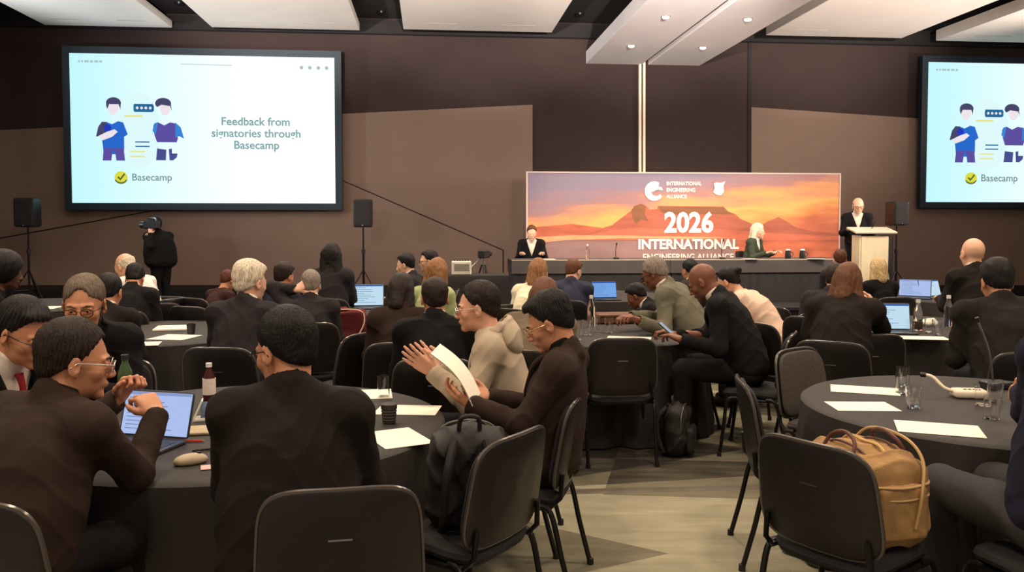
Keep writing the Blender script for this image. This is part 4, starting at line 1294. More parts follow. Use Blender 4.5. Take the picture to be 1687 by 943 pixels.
# AV corner left of the stage
av = PZ(768, 500, .74) if False else P(765, 455, 11.2)
o = empty('equipment_desk', (av[0], av[1] + .3, 0), YAW, 'black skirted equipment desk left of the stage', 'table', None)
zt = av[2] + .02
mb = MB(); pleated(mb, 1.1, .6, zt - .02, npl=18, seed=3); mb.build('table_skirt', M_CLOTH, o)
mx_ = empty('sound_mixer', (av[0] - .05, av[1] + .2, zt - .012), YAW, 'white sound mixer box on the equipment desk', 'mixer', None)
MB().box((0, 0, .09), (.13, .10, .09), R=Rx(0), bev=.01).build('mixer_case', mat('mixer_white', rgb(222, 214, 196), rough=.4, var=.03), mx_, smooth=False)
MB().box((0, -.102, .10), (.10, .003, .045)).build('front_grille', mat('mixer_grey', rgb(130, 124, 112), var=.2, vscale=80), mx_, smooth=False)
mb = MB()
for i in range(6): mb.lathe([(0, 0), (.010, 0), (.009, .016), (0, .017)], (-.09 + .036 * i, .0, .18), n=8)
mb.build('knobs', M_PLASTIC, mx_)
ca = P(795, 425, 11.3)
c0 = empty('tripod_camera', (ca[0], ca[1] + .55, 0), radians(-25), 'small black video camera on a tripod beside the equipment desk', 'camera', None)
h = ca[2]
for k in range(3):
    an = radians(90 + 120 * k); mb = MB(); mb.tube([(0.03 * cos(an), .03 * sin(an), h - .12), (.38 * cos(an), .38 * sin(an), .01)], [.014, .010]); mb.build('tripod_leg', M_LEG, c0)
mb = MB(); mb.tube([(0, 0, h - .3), (0, 0, h - .03)], .016); mb.build('centre_column', M_METAL, c0)
MB().box((0, 0, h + .03), (.05, .10, .055), bev=.012).build('camera_body', M_PLASTIC, c0, smooth=False)
mb = MB(); mb.lathe([(0, 0), (.034, 0), (.036, .09), (.03, .095), (0, .08)], n=18, R=Rx(-90), c=(0, .1, h + .03)); mb.build('lens', M_PLASTIC, c0)
mb = MB(); mb.tube([(-.03, -.02, h - .02), (-.14, -.25, h - .2)], .008); mb.build('pan_handle', M_METAL, c0)
# ================================================================== CHAIRS, TABLES
M_UPH = mat('black_upholstery', rgb(30, 28, 29), rough=.85, var=.15, vscale=30, bump=.4, bscale=500)
M_SHELL = mat('chair_back_shell', rgb(30, 26, 25), rough=.38, var=.1, bump=.12, bscale=400)
M_UPHG = mat('grey_upholstery', rgb(70, 62, 56), rough=.9, var=.2, vscale=60, bump=.5, bscale=500)
def make_chair(label='', group='black conference chairs'):
    root = empty('conference_chair', (0, 0, 0), 0, label, 'chair', group)
    bend = lambda x, y, z: (x, y - .215 - .10 * (z - .66) + .22 * x * x * 4 * .25, z)
    # seat
    MB().slab(.46, .42, .055, e=4.2, fn=lambda x, y, z: (x, z + .01, .455 - y - .018 * (z / .2) ** 2 + (.006 if z > 0 else 0))).build('seat', M_UPH, root)
    MB().slab(.43, .39, .02, e=5, fn=lambda x, y, z: (x, z + .01, .415 - y)).build('seat_pan', M_PLASTIC, root)
    # back: cushion in front, hard shell with a rim behind
    fb = lambda dy: (lambda x, y, z: (x, y + dy - .225 - .16 * z + 1.0 * x * x * .55, z + .675))
    MB().slab(.465, .375, .034, e=4.6, taper=.10, fn=fb(.012)).build('backrest', M_UPH, root)
    sh_ = MB().slab(.485, .395, .016, e=4.8, taper=.10, fn=fb(-.014)).build('back_shell', M_SHELL, root)
    MB().box((0, -.2545, .72), (.035, .002, .0025), R=Rx(-9)).build('back_slot', M_METAL, sh_, smooth=False)
    N = 56; pts = []
    for j in range(N):
        a = 2 * pi * j / N; x = np.sign(cos(a)) * abs(cos(a)) ** (2 / 4.8) * .243; z = np.sign(sin(a)) * abs(sin(a)) ** (2 / 4.8) * .198
        x *= 1 - .10 * (z / .395); pts.append(fb(0)(x, -.010, z))
    mb = MB(); mb.tube(pts, .008, 6, closed=True); mb.build('shell_rim', mat('chair_rim', rgb(84, 78, 72), rough=.25, var=.1, metal=.3), root)
    for sx in (-1, 1):
        mb = MB(); mb.tube(smooth_path([(sx * .235, .215, .012), (sx * .236, .19, .2), (sx * .237, .165, .40), (sx * .225, .10, .425)], 5), .0125, 8)
        mb.lathe([(0, 0), (.017, 0), (.016, .03), (0, .03)], (sx * .235, .217, 0), n=10, m=1)
        mb.build('leg', [M_LEG, M_PLASTIC], root)
        mb = MB(); mb.tube(smooth_path([(sx * .235, -.265, .012), (sx * .236, -.215, .2), (sx * .237, -.165, .40), (sx * .225, -.10, .425)], 5), .0125, 8)
        mb.lathe([(0, 0), (.017, 0), (.016, .03), (0, .03)], (sx * .235, -.267, 0), n=10, m=1)
        mb.build('leg', [M_LEG, M_PLASTIC], root)
        mb = MB(); mb.tube([(sx * .222, .14, .415), (sx * .222, -.16, .415), (sx * .215, -.205, .46), (sx * .205, -.212, .56)], .011, 8); mb.build('side_rail', M_LEG, root)
    mb = MB(); mb.tube([(-.225, .12, .41), (.225, .12, .41)], .009); mb.tube([(-.225, -.12, .41), (.225, -.12, .41)], .009); mb.build('cross_bar', M_LEG, root)
    return root
_chair0 = [None]
CHAIRS = []
def chair(x, y, face, label, group=None, uph=None):
    """face: 0 looks away from the camera, 90 to the left"""
    if _chair0[0] is None:
        c = _chair0[0] = make_chair()
    else:
        c = copy_tree(_chair0[0])
    c.location = (float(x), float(y), 0); c.rotation_euler = (0, 0, radians(face))
    c['label'] = label
    if group: c['group'] = group
    elif 'group' in c: c['group'] = 'black conference chairs'
    if uph:
        for ch in c.children:
            if ch.name.startswith('backrest') or ch.name.startswith('seat'):
                if ch.name.startswith('seat_pan'): continue
                ch.data = ch.data.copy(); ch.data.materials[0] = uph
    CHAIRS.append(c)
    return c

def table_cloth(x, y, r, label, seed=0, z=.752, group='round tables under black cloths'):
    root = empty('round_table', (x, y, 0), 0, label, 'table', group)
    MB().lathe([(0, z - .03), (r - .02, z - .03), (r - .012, z - .02), (r - .012, z - .004), (0, z - .004)], n=48).build('tabletop', M_PLASTIC, root)
    N = 220; rr = random.Random(seed); npl = rr.choice([11, 12, 13]); ph = rr.random() * 6
    lev = [(0, z, 0), (.5, z, 0), (.93, z, 0), (.985, z - .0005, 0), (1.0, z - .010, 0), (1.004, z - .05, .002), (1.01, z - .16, .010), (1.02, z - .32, .024), (1.035, z - .52, .040), (1.05, .012, .055)]
    V = [(0, 0, z)]; F = []
    for (k, zz, a) in lev[1:]:
        for j in range(N):
            t = 2 * pi * j / N
            w = sin(npl * t + ph + .8 * sin(3 * t)) + .45 * sin(2.3 * npl * t + ph * 2 + .5 * sin(5 * t))
            q = r * k + a * w
            V.append((q * cos(t), q * sin(t), zz))
    for j in range(N): F.append((0, 1 + j, 1 + (j + 1) % N))
    for i in range(len(lev) - 2):
        for j in range(N):
            j2 = (j + 1) % N; F.append((1 + i * N + j, 1 + (i + 1) * N + j, 1 + (i + 1) * N + j2, 1 + i * N + j2))
    obj_from('tablecloth', V, F, mat('black_round_cloth', rgb(40, 35, 32), rough=.7, var=.12, vscale=2.5, bump=.25, bscale=260), root)
    return root
TB = {}
def tbl(key, px, d, r, label, seed):
    X = (px - CX) / F_PX * d
    TB[key] = (X, d, r); table_cloth(X, d, r, label, seed)
tbl('T1', 392, 3.80, .92, 'round black-clothed table in the left foreground with laptop and papers', 1)
tbl('T2', 262, 7.0, .85, 'round black-clothed table behind the left foreground table, with papers', 2)
tbl('T3', 655, 8.4, .72, 'round black-clothed table in the middle left distance with a laptop', 3)
tbl('T4', 990, 7.02, .86, 'round black-clothed table in the centre beside the empty chair', 4)
tbl('T5', 1495, 7.5, .85, 'round black-clothed table at right with laptop and bottles', 5)
tbl('T6', 1625, 4.15, .85, 'round black-clothed table in the right foreground with papers and glasses', 6)
tbl('T7', 1590, 10.2, .85, 'round black-clothed table farthest back on the right', 7)
tbl('T8', 70, 9.4, .85, 'round black-clothed table farthest back on the left', 8)
tbl('T9', 985, 10.6, .85, 'round black-clothed table in front of the stage with an open laptop', 9)
# ================================================================== PEOPLE
def WP(x, y, d): return ('px', x, y, d)
GP = None
# -- foreground, left table
pC = person('man in brown suit and glasses at left, hands raised to his mouth over a laptop', 122, 532, 2.88, face=-24, lean=20, hyaw=-34, hpitch=10, hair='flat', hc='darkbrown', tone='tan', top='brownblack', near=True,
            trousers='trouser', shirt='blackwarm', glasses='silver', hands=[WP(196, 655, 3.24), WP(258, 682, 3.08)], dirs=[(.5, .15, .75), (-.75, .1, .62)], palm=[(.6, -.2, -.8), (-.45, .3, -.85)], poles=[(-.4, -.1, -1), (.15, .1, -1)], curl=(72, 76), bw=1.16, girth=1.16, kneew=.17, hs=1.10)
pD = person('man in black jacket with his back to the camera, dark hair and glasses turned left', 470, 511, 2.80, face=4, lean=10, hyaw=50, hpitch=14, hair='flat', hc='black', tone='tan', top='blackwarm', near=True,
            glasses='dark', shirt='blackwarm', hands=[(-.14, .42, .80), (.17, .42, .80)], bw=1.05, girth=1.1, hs=1.05)
pA = person('man in black suit and red tie at left edge, glasses, looking down to the right', 38, 497, 3.40, face=-112, lean=16, hyaw=8, hpitch=24, hair='short', hc='black', tone='tan', top='black', shirt='white', tie='red', near=True,
            glasses='dark', hands=[(-.12, .42, .80), (.14, .42, .80)], hs=1.05)
pB = person('older man with greying hair and glasses facing the camera across the left table', 138, 459, 4.35, face=-172, lean=14, hyaw=6, hpitch=14, hair='receding', hc='greybrown', tone='tan', top='black', shirt='olive', near=True,
            glasses='dark', hands=[(-.12, .42, .80), (.14, .42, .80)], hs=1.16)
pE = person('man in beige hooded sweatshirt in profile, fingers pressed together before his face', 787, 465, 4.40, face=84, lean=12, hyaw=4, hpitch=8, hair='flat', hc='darkbrown', tone='light', kind='hoodie', top='hoodie', near=True,
            glasses='silver', hands=[WP(712, 612, 4.15), WP(722, 606, 4.45)], dirs=[(-.35, .75, .62), (.3, .8, .6)], palm=[(1, -.1, .2), (-1, -.1, .2)], curl=(6, 4), poles=[(-.2, -.3, -1), (.2, -.3, -1)], hs=1.03)
pF = person('man in dark brown jacket and glasses in profile, reading a white paper in his lap', 905, 489, 3.86, face=76, lean=-9, hyaw=4, hpitch=26, hair='thick', hc='black', tone='tan', top='brownblack', shirt='black', near=True,
            trousers='black', glasses='gold', hands=[WP(775, 667, 3.72), WP(805, 655, 3.98)], dirs=[(.3, .9, .3), (-.2, .9, .25)], palm=[(.5, 0, 1), (-.6, 0, 1)], curl=(30, 40), bw=1.02, hs=1.04)
# -- second left table
pG = person('white-haired man in charcoal suit with white collar, seen from behind', 412, 433, 5.75, face=-6, lean=12, hyaw=-24, hpitch=8, hair='thick', hc='white', tone='fair', top='charcoal', shirt='white', bw=1.02, hs=1.1)
pG2 = person('dark-haired person in black suit with back turned behind the man in glasses', 180, 452, 6.0, face=4, lean=18, hpitch=16, hair='flat', hc='black', tone='tan', top='blackwarm')
pAE = person('person with full black hair at left edge in dark clothes', 8, 418, 6.3, face=-60, lean=10, hpitch=10, hair='afro', hc='black', tone='dark', top='black', fem=True, kind='blouse')
pAF = person('bald man in pale shirt bending forward near the standing cameraman', 205, 418, 8.9, face=70, lean=28, hyaw=0, hpitch=20, hair='balding', hc='white', tone='fair', kind='blouse', top='shirt')
pAG = person('person with black hair hunched in a black jacket before the man in pale shirt', 222, 440, 8.0, face=10, lean=22, hpitch=34, hair='thick', hc='black', tone='tan', top='black')
pJ = person('dark-haired person in maroon top behind the white-haired man', 376, 452, 9.2, face=-30, lean=20, hpitch=24, hair='short', hc='auburn', tone='tan', kind='blouse', top='darkmaroon', fem=True)
# -- middle left
pH = person('dark-haired person in navy jacket between the white-haired man and raised hand', 468, 434, 7.9, face=-25, lean=12, hpitch=10, hair='thick', hc='darkbrown', tone='tan', top='navy')
pH2 = person('grey-haired man in dark suit holding one hand over his head', 512, 446, 7.0, face=10, lean=14, hpitch=14, hair='short', hc='grey', tone='fair', top='charcoal', shirt='white',
             hands=[WP(487, 478, 6.9), None], dirs=[(.75, .15, .45), None], palm=[(.2, .9, -.4), None], poles=[(-1, .5, -.4), None], curl=(35, 30))
pI = person('woman with long straight black hair in black jacket seen from behind', 547, 416, 9.0, face=0, lean=5, hpitch=4, hair='long', hc='black', tone='light', top='charcoal', fem=True, shirt='black', sc=1.06)
pL = person('woman with dark bob leaning left of the buzz-cut man', 662, 450, 5.9, face=8, lean=12, hyaw=-20, hpitch=16, hair='bob', hc='darkbrown', tone='light', top='brownblack', fem=True, shirt='black')
pM = person('man with shaved dark hair in black jacket behind the hooded man', 716, 457, 5.25, face=4, lean=14, hyaw=8, hpitch=8, hair='buzz', hc='darkbrown', tone='tan', top='black', bw=1.06, hs=1.04)
pN = person('dark-haired person in grey jacket facing left before the end wall', 668, 418, 9.6, face=80, lean=12, hpitch=12, hair='short', hc='black', tone='fair', top='charcoal')
pO = person('man in glasses with black hair facing left behind the brown-haired woman', 706, 412, 9.9, face=95, lean=6, hpitch=6, hair='short', hc='black', tone='fair', top='charcoal', glasses='dark')
pP = person('woman with long light brown hair in pale green top', 722, 424, 7.6, face=-30, lean=12, hpitch=8, hair='long', hc='lightbrown', tone='fair', kind='blouse', top='green', fem=True)
# -- centre
pR = person('woman with brown hair in cream blouse leaning toward the stage', 888, 425, 8.1, face=-35, lean=22, hpitch=10, hair='bob', hc='lightbrown', tone='fair', kind='blouse', top='cream', fem=True)
pS = person('man in blue-grey suit with brown hair, back to the camera', 945, 428, 8.9, face=-14, lean=12, hyaw=-25, hpitch=18, hair='short', hc='brown', tone='fair', top='blue', bw=1.02)
pT = person('person in taupe jacket behind the man with glasses in profile', 898, 460, 5.7, face=-20, lean=24, hpitch=22, hair='bob', hc='brown', tone='fair', top='taupe', shirt='taupe')
pU = person('older man in grey-green suit leaning on the centre table, short grey hair', 1078, 426, 7.25, face=62, lean=26, hpitch=28, hair='receding', hc='grey', tone='brown', top='sage', shirt='white', hands=[WP(1052, 528, 6.75), WP(1040, 522, 7.1)], bw=1.05, glasses='dark', curl=(45, 45))
pU2 = person('dark-suited person bending behind the man in the grey-green suit', 1048, 470, 8.0, face=70, lean=34, hpitch=34, hair='short', hc='black', tone='brown', top='black')
pV = person('bald man in black suit and white collar looking down at his phone', 1157, 438, 6.25, face=66, lean=20, hyaw=0, hpitch=34, hair='bald', tone='brown', top='black', shirt='white', hands=[WP(1122, 560, 5.95), WP(1112, 552, 6.25)], dirs=[(.3, .9, .3), (-.3, .9, .3)], curl=(45, 50), near=True, face_detail=True, bw=1.05)
pX = person('dark-haired person partly hidden behind the bald man', 1136, 428, 9.4, face=30, lean=14, hpitch=14, hair='short', hc='black', tone='tan', top='charcoal')
pW = person('person in pale pink blouse with black hair bending to the left', 1200, 432, 7.7, face=55, lean=36, hpitch=26, hair='bun', hc='black', tone='light', kind='blouse', top='pink', fem=True, sc=1.05)
# -- right
pY = person('dark-haired man in charcoal suit leaning right on one elbow', 1378, 436, 7.4, face=-42, lean=26, hpitch=14, hair='short', hc='darkbrown', tone='fair', top='charcoal', shirt='white')
pY2 = person('person with reddish brown hair at the right end of the stage', 1384, 411, 10.8, face=-10, lean=6, hpitch=6, hair='short', hc='auburn', tone='fair', top='charcoal')
pZ = person('woman with brown bobbed hair in black jacket beside the laptop at right', 1398, 452, 6.1, face=-30, lean=24, hyaw=-10, hpitch=14, hair='bob', hc='brown', tone='fair', top='blackwarm', shirt='black', fem=True,
            hands=[(-.1, .36, .80), WP(1440, 505, 6.35)], dirs=[None, (-.4, .2, .85)], palm=[None, (-1, 0, 0)], poles=[None, (.4, .1, -1)], curl=(40, 55), bw=1.15, sc=1.06)
pAA = person('person with short blonde hair seated in front of the lectern', 1446, 424, 9.2, face=10, lean=8, hpitch=4, hair='bob', hc='blonde', tone='fair', kind='blouse', top='black', fem=True)
pAB = person('bald man in dark suit at the far right table seen from behind', 1602, 408, 8.3, face=0, lean=8, hpitch=4, hair='bald', tone='fair', top='olive', shirt='white', hs=1.12, sc=1.1)
pAC = person('dark-haired man with wide dark jacket at the right table seen from behind', 1643, 430, 5.6, face=-8, lean=22, hpitch=18, hair='thick', hc='black', tone='tan', top='olive', shirt='blue', bw=1.25, sc=1.08, hs=1.05)
pAD = person('person in navy jacket leaning in at the right edge of the picture', 1768, 452, 3.12, face=14, side=17, lean=8, hpitch=14, hair='short', hc='black', tone='tan', top='navy', trousers='greytrouser', near=True, hands=[WP(1688, 648, 3.42), WP(1740, 650, 3.5)], bw=1.1)
# -- stage
def stage_person(label, x, y, d, **k):
    return person(label, x, y, d, ztop=ST, sc=None, **k)
_p = person('panellist in black jacket and white shirt at the left stage table', 876, 378, 15.65, face=180, lean=10, hyaw=0, hpitch=12, hair='short', hc='brown', tone='fair', top='black', shirt='white', sc=1.0, hands=[(-.2, .38, .84), (.2, .38, .84)], hs=1.1)
_p['root'].location[2] = ST; 
_q = person('grey-haired panellist in green jacket at the right stage table', 1249, 372, 15.8, face=-128, lean=8, hyaw=0, hpitch=6, hair='bob', hc='white', tone='fair', top='darkgreen', shirt='white', sc=1.02, hands=[(-.2, .38, .84), (.2, .38, .84)], hs=1.1)
_q['root'].location[2] = ST
sp_ = person('balding speaker in dark suit and white shirt standing behind the lectern', 1414, 327, 15.75, face=170, lean=3, hpitch=14, hair='balding', hc='grey', tone='fair', top='black', shirt='white', stand=True, ztop=ST, glasses='dark', hs=1.12, hands=[(-.18, .32, 1.2), (.2, .32, 1.2)])
vd = person('camera operator in dark clothes standing before the end wall', 256, 358, 15.2, face=60, lean=8, hpitch=6, hair='short', hc='black', tone='fair', top='black', shirt='black', stand=True, trousers='black', girth=1.35, bw=1.25, hands=[WP(248, 385, 14.9), WP(252, 392, 15.0)], hs=1.1, ztop=0.001)
# his camera, held at his face
hc_ = vd['hands'][0]
cm = empty('shoulder_camera', P(250, 371, 15.0), radians(60), 'black and silver video camera held by the standing operator', 'camera', None)
MB().box((0, 0, 0), (.07, .16, .07), bev=.02).build('camera_body', M_PLASTIC, cm, smooth=False)
mb = MB(); mb.lathe([(0, 0), (.06, 0), (.065, .1), (.05, .12), (0, .1)], n=18, R=Rx(-90), c=(0, .16, 0)); mb.build('lens', M_METAL, cm)
mb = MB(); mb.tube([(0, -.12, .07), (0, -.10, .12), (0, .08, .12), (0, .1, .07)], .014); mb.build('carry_handle', M_METAL, cm)

# ================================================================== CHAIRS UNDER PEOPLE
def seat_of(p, label, back=-.03, dx=0, turn=0):
    f = math.degrees(p['fz']) + turn
    a = radians(f); 
    return chair(p['loc'][0] + back * sin(a) + dx, p['loc'][1] - back * cos(a), f, label)
def place_chair(px, d, face, label, **k):
    return chair((px - CX) / F_PX * d, d, face, label, **k)
# seats in use
chair(-1.50, 2.60, -12, 'black chair at bottom left behind the man in brown suit')
seat_of(pD, 'black chair behind the back of the man in the black jacket, large in the foreground', -.07, dx=.17, turn=7)
seat_of(pA, 'black chair under the man with the red tie at left edge')
seat_of(pB, 'black chair under the older man facing the camera')
seat_of(pE, 'black chair under the man in the hooded sweatshirt')
seat_of(pF, 'black chair under the man reading a paper', -.10)
seat_of(pG, 'black chair under the white-haired man', .05)
seat_of(pG2, 'black chair under the black-suited person behind the glasses man', .05)
seat_of(pAE, 'black chair under the person with full black hair at left edge')
seat_of(pAF, 'black chair under the bald man in pale shirt')
seat_of(pAG, 'black chair under the hunched black-haired person')
seat_of(pJ, 'black chair under the person in maroon')
seat_of(pH, 'black chair under the person in navy jacket')
seat_of(pH2, 'black chair under the man with a hand over his head')
seat_of(pI, 'black chair under the woman with long black hair')
seat_of(pL, 'black chair under the dark-bobbed woman')
seat_of(pM, 'black chair under the man with shaved hair')
seat_of(pN, 'black chair under the person in grey before the end wall')
seat_of(pO, 'black chair under the distant man in glasses')
seat_of(pP, 'black chair under the woman in pale green')
seat_of(pR, 'black chair under the woman in cream')
seat_of(pS, 'black chair under the man in blue-grey suit')
seat_of(pT, 'black chair under the person in taupe jacket')
seat_of(pU, 'black chair under the man in the grey-green suit')
seat_of(pU2, 'black chair under the bending dark-suited person')
seat_of(pV, 'black chair under the bald man looking at his phone', .06)
seat_of(pX, 'black chair under the hidden dark-haired person')
seat_of(pW, 'black chair under the person in pale pink')
seat_of(pY, 'black chair under the man leaning right on his elbow')
seat_of(pY2, 'black chair under the reddish-haired person')
seat_of(pZ, 'black chair under the woman with brown bobbed hair', .06)
seat_of(pAA, 'black chair under the blonde person before the lectern')
seat_of(pAB, 'black chair under the bald man at the far right')
seat_of(pAC, 'black chair under the man in the wide dark jacket')
c20 = seat_of(pAD, 'black chair under the person in navy at the right edge')
for p_, l in ((_p, 'black chair under the panellist in black jacket on stage'), (_q, 'black chair under the panellist in green on stage')):
    c = seat_of(p_, l); c.location[2] = ST
# empty chairs
c3 = chair(-.19, 3.25, 57, 'black chair holding a black backpack, in front of the paper reader')
c5 = chair(.73, 5.95, 4, 'empty black chair tucked under the centre table')
c7 = chair(1.39, 4.17, -98, 'empty black chair seen edge-on left of the right foreground table')
c8 = chair(1.26, 3.14, -54, 'black chair in the right foreground carrying a tan bag')
c9 = chair(1.90, 5.02, -142, 'empty grey-fronted chair behind the right foreground table', uph=M_UPHG)
c10 = chair(2.52, 6.15, 0, 'empty black chair in front of the right laptop table')
c11 = chair(2.10, 6.75, -58, 'black chair hung with a black backpack beside the right laptop table')
c12 = place_chair(1272, 8.1, -30, 'empty black chair near the person in pale pink')
c13 = chair(-1.27, 6.1, 62, 'empty black chair turned sideways behind the left foreground table')
c15 = place_chair(258, 8.4, 20, 'distant empty black chair left of the dark aisle')
c16 = place_chair(300, 9.2, -10, 'distant empty black chair in the dark aisle')
c17 = place_chair(822, 8.3, 30, 'empty black chair left of the woman in cream')
c18 = place_chair(556, 7.6, 5, 'chair draped with a maroon jacket')
c19 = place_chair(338, 8.1, -20, 'distant empty black chair beside the person in maroon')


# draped garments and bags -----------------------------------------------------------
def drape(ch, name, label, cat, m, seed, w=.26, low=.36, front=.2, res=.009, piping=False):
    """a jacket hung over a backrest, built in the chair's own frame"""
    v = Vol(res)
    v.box((0, -.275, .66 - (.2 - low) * .0), (w, .022, .23), R=Rx(8), rad=.02)
    v.box((0, -.285, .50), (w * .92, .024, .19), R=Rx(4), rad=.02, k=.05)
    v.box((0, -.175, .74), (w, .02, .15), R=Rx(8), rad=.02, k=.03)
    v.cone((-w * .9, -.245, .875), (w * .9, -.245, .875), .034, k=.04)
    v.cone((-w * .95, -.27, .82), (-w * 1.05, -.30, .42), .045, .035, k=.03)
    v.cone((w * .95, -.27, .82), (w * 1.02, -.30, .40), .045, .035, k=.03)
    v.box((0, -.225, .66), (.235, .033, .185), R=Rx(9), rad=.01, k=.004, op='s')
    v.ops.append(('add', 'fn', creases(.012, seed), .01, None, None))
    r = empty(name, ch.location, ch.rotation_euler[2], label, cat, None)
    v.build('draped_cloth', m, r)
    v = Vol(res); v.cone((-.09, -.26, .895), (.09, -.26, .895), .030, k=.02); v.cone((-.09, -.26, .895), (-.12, -.23, .84), .024); v.cone((.09, -.26, .895), (.12, -.23, .84), .024); v.build('collar', m, r)
    if piping:
        mb = MB(); mb.tube(smooth_path([(-w * 1.05, -.345, .62), (-w * 1.0, -.325, .80), (-w * .85, -.30, .895), (0, -.30, .905), (w * .85, -.30, .895), (w * 1.0, -.325, .80), (w * .8, -.345, .68)], 5), .006, 6); mb.build('piping', C_('pink'), r)
    return r
drape(c18, 'jacket', 'maroon jacket draped over a chair with pale edge', 'jacket', C_('maroon'), 5, low=.3, piping=True)

def backpack(loc, rz, label, m, sc=1.0, tilt=0, seed=1):
    r = empty('backpack', loc, rz, label, 'bag', None)
    R = Rx(tilt)
    T = lambda p: R @ np.array(p) * sc
    v = Vol(.008)
    v.ell(T((0, 0, .17)), np.array([.165, .10, .19]) * sc, R, k=.04); v.box(T((0, .02, .20)), np.array([.155, .08, .19]) * sc, R, rad=.06, k=.05)
    v.ell(T((0, 0, .36)), np.array([.13, .09, .07]) * sc, R, k=.05)
    v.ops.append(('add', 'fn', creases(.018, seed), .01, None, None))
    v.build('bag_body', m, r)
    v = Vol(.008); v.box(T((0, -.105, .14)), np.array([.12, .035, .11]) * sc, R, rad=.03); v.ops.append(('add', 'fn', creases(.006, seed + 3), .01, None, None)); v.build('front_pocket', m, r)
    mb = MB(); mb.tube([T(p) for p in smooth_path([(-.13, -.05, .12), (-.15, -.04, .30), (-.08, -.05, .41), (.08, -.05, .41), (.15, -.04, .30), (.13, -.05, .12)], 6)], .004, 6); mb.build('zip', mat('zip_grey', rgb(110, 104, 98), rough=.4, metal=.5), r)
    mb = MB(); mb.tube([T(p) for p in smooth_path([(-.04, .04, .42), (-.03, .05, .475), (.03, .05, .475), (.04, .04, .42)], 6)], .009, 8); mb.build('grab_handle', m, r)
    for sx in (-1, 1):
        mb = MB(); mb.tube([T(p) for p in smooth_path([(sx * .06, .09, .40), (sx * .09, .16, .30), (sx * .10, .15, .14), (sx * .11, .10, .03)], 6)], .016, 8); mb.build('shoulder_strap', m, r)
    return r
M_BP = mat('black_nylon', rgb(32, 27, 25), rough=.65, var=.2, bump=.4, bscale=400)
def on_seat(ch, x, y, z=.488):
    a = ch.rotation_euler[2]
    return (ch.location[0] + x * cos(a) - y * sin(a), ch.location[1] + x * sin(a) + y * cos(a), z)
backpack(on_seat(c3, .03, .0, .474), c3.rotation_euler[2] + radians(130), 'bulky black backpack standing on the chair before the paper reader', M_BP, .98, tilt=-10)
backpack(on_seat(c11, -.02, -.36, .42), c11.rotation_euler[2] + radians(0), 'black backpack hanging behind a chair at the right laptop table', M_BP, .95, seed=4)
backpack((*P(1118, 700, 6.0)[:2], .005), radians(70), 'black backpack on the carpet under the bald man with the phone', M_BP, .85, seed=7)

# tan travel bag on the right foreground chair
def tan_bag(loc, rz):
    m = mat('tan_canvas', rgb(150, 116, 72), rough=.85, var=.25, vscale=14, bump=.5, bscale=260); m2 = mat('tan_webbing', rgb(176, 144, 96), rough=.7, var=.1); md = mat('dark_leather_trim', rgb(90, 52, 42), rough=.5, var=.1)
    r = empty('travel_bag', loc, rz, 'bulky tan canvas bag standing on the foreground chair', 'bag', None)
    v = Vol(.007)
    v.box((0, 0, .165), (.20, .155, .16), rad=.055, k=.05); v.ell((0, 0, .27), (.18, .145, .08), k=.06); v.ell((-.06, .0, .1), (.17, .16, .11), k=.05)
    v.ops.append(('add', 'fn', creases(.014, 21), .01, None, None)); v.build('bag_body', m, r)
    for sy in (-1, 1):
        v = Vol(.007); v.box((0, sy * .155, .13), (.13, .03, .09), rad=.025); v.ops.append(('add', 'fn', creases(.008, 23 + sy), .01, None, None)); v.build('side_pocket', m, r)
        for sx in (-1, 1):
            mb = MB(); mb.tube(smooth_path([(sx * .09, sy * .165, .02), (sx * .09, sy * .17, .18), (sx * .088, sy * .12, .31)], 6), .011, 6); mb.build('webbing_strap', m2, r)
        mb = MB(); mb.tube(smooth_path([(-.088, sy * .12, .31), (-.07, sy * .09, .37), (0, sy * .08, .395), (.07, sy * .09, .37), (.088, sy * .12, .31)], 6), .0075, 8); mb.build('carry_handle', md, r)
    v = Vol(.006); v.box((.205, 0, .15), (.026, .10, .10), rad=.02); v.ops.append(('add', 'fn', creases(.006, 29), .01, None, None)); v.build('end_pocket', m, r)
    for zz in (.20, .245):
        mb = MB(); mb.tube(smooth_path([(.16, -.15, zz), (.215, -.10, zz + .004), (.232, 0, zz), (.215, .10, zz + .004), (.16, .15, zz)], 6), .0045, 6); mb.build('webbing_strap', m2, r)
    for sy in (-1, 1):
        mb = MB(); mb.tube(smooth_path([(-.14, sy * .155, .215), (0, sy * .192, .222), (.14, sy * .155, .215)], 6), .005, 6); mb.build('pocket_flap_edge', m2, r)
        mb = MB(); mb.tube(smooth_path([(-.19, sy * .06, .27), (-.08, sy * .075, .345), (.08, sy * .075, .345), (.19, sy * .06, .27)], 6), .005, 6); mb.build('seam', md, r)
    mb = MB(); mb.tube(smooth_path([(-.19, .0, .26), (-.1, .0, .352), (.0, .0, .358), (.1, .0, .352), (.19, 0, .26)], 6), .006, 6); mb.build('top_zip', mat('brass_zip', rgb(196, 160, 96), rough=.4, metal=.6), r)
    mb = MB(); mb.tube(smooth_path([(.21, -.12, .22), (.245, -.13, .17), (.24, -.13, .12)], 5), .005, 6); mb.lathe([(0, 0), (.022, .004), (.022, .012), (0, .016)], (.245, -.13, .09), n=14); mb.build('metal_tag', M_METAL, r)
    mb = MB(); mb.tube(smooth_path([(-.2, .06, .25), (-.12, .10, .37), (.06, .12, .38), (.19, .10, .33), (.24, .06, .22), (.235, .04, .10)], 7), .006, 6); mb.build('shoulder_strap', m2, r)
    mb = MB(); mb.box((.20, -.155, .20), (.018, .008, .022), bev=.004); mb.build('buckle', M_PLASTIC, r)
tan_bag(on_seat(c8, .02, .06, .478), c8.rotation_euler[2] + radians(-22))

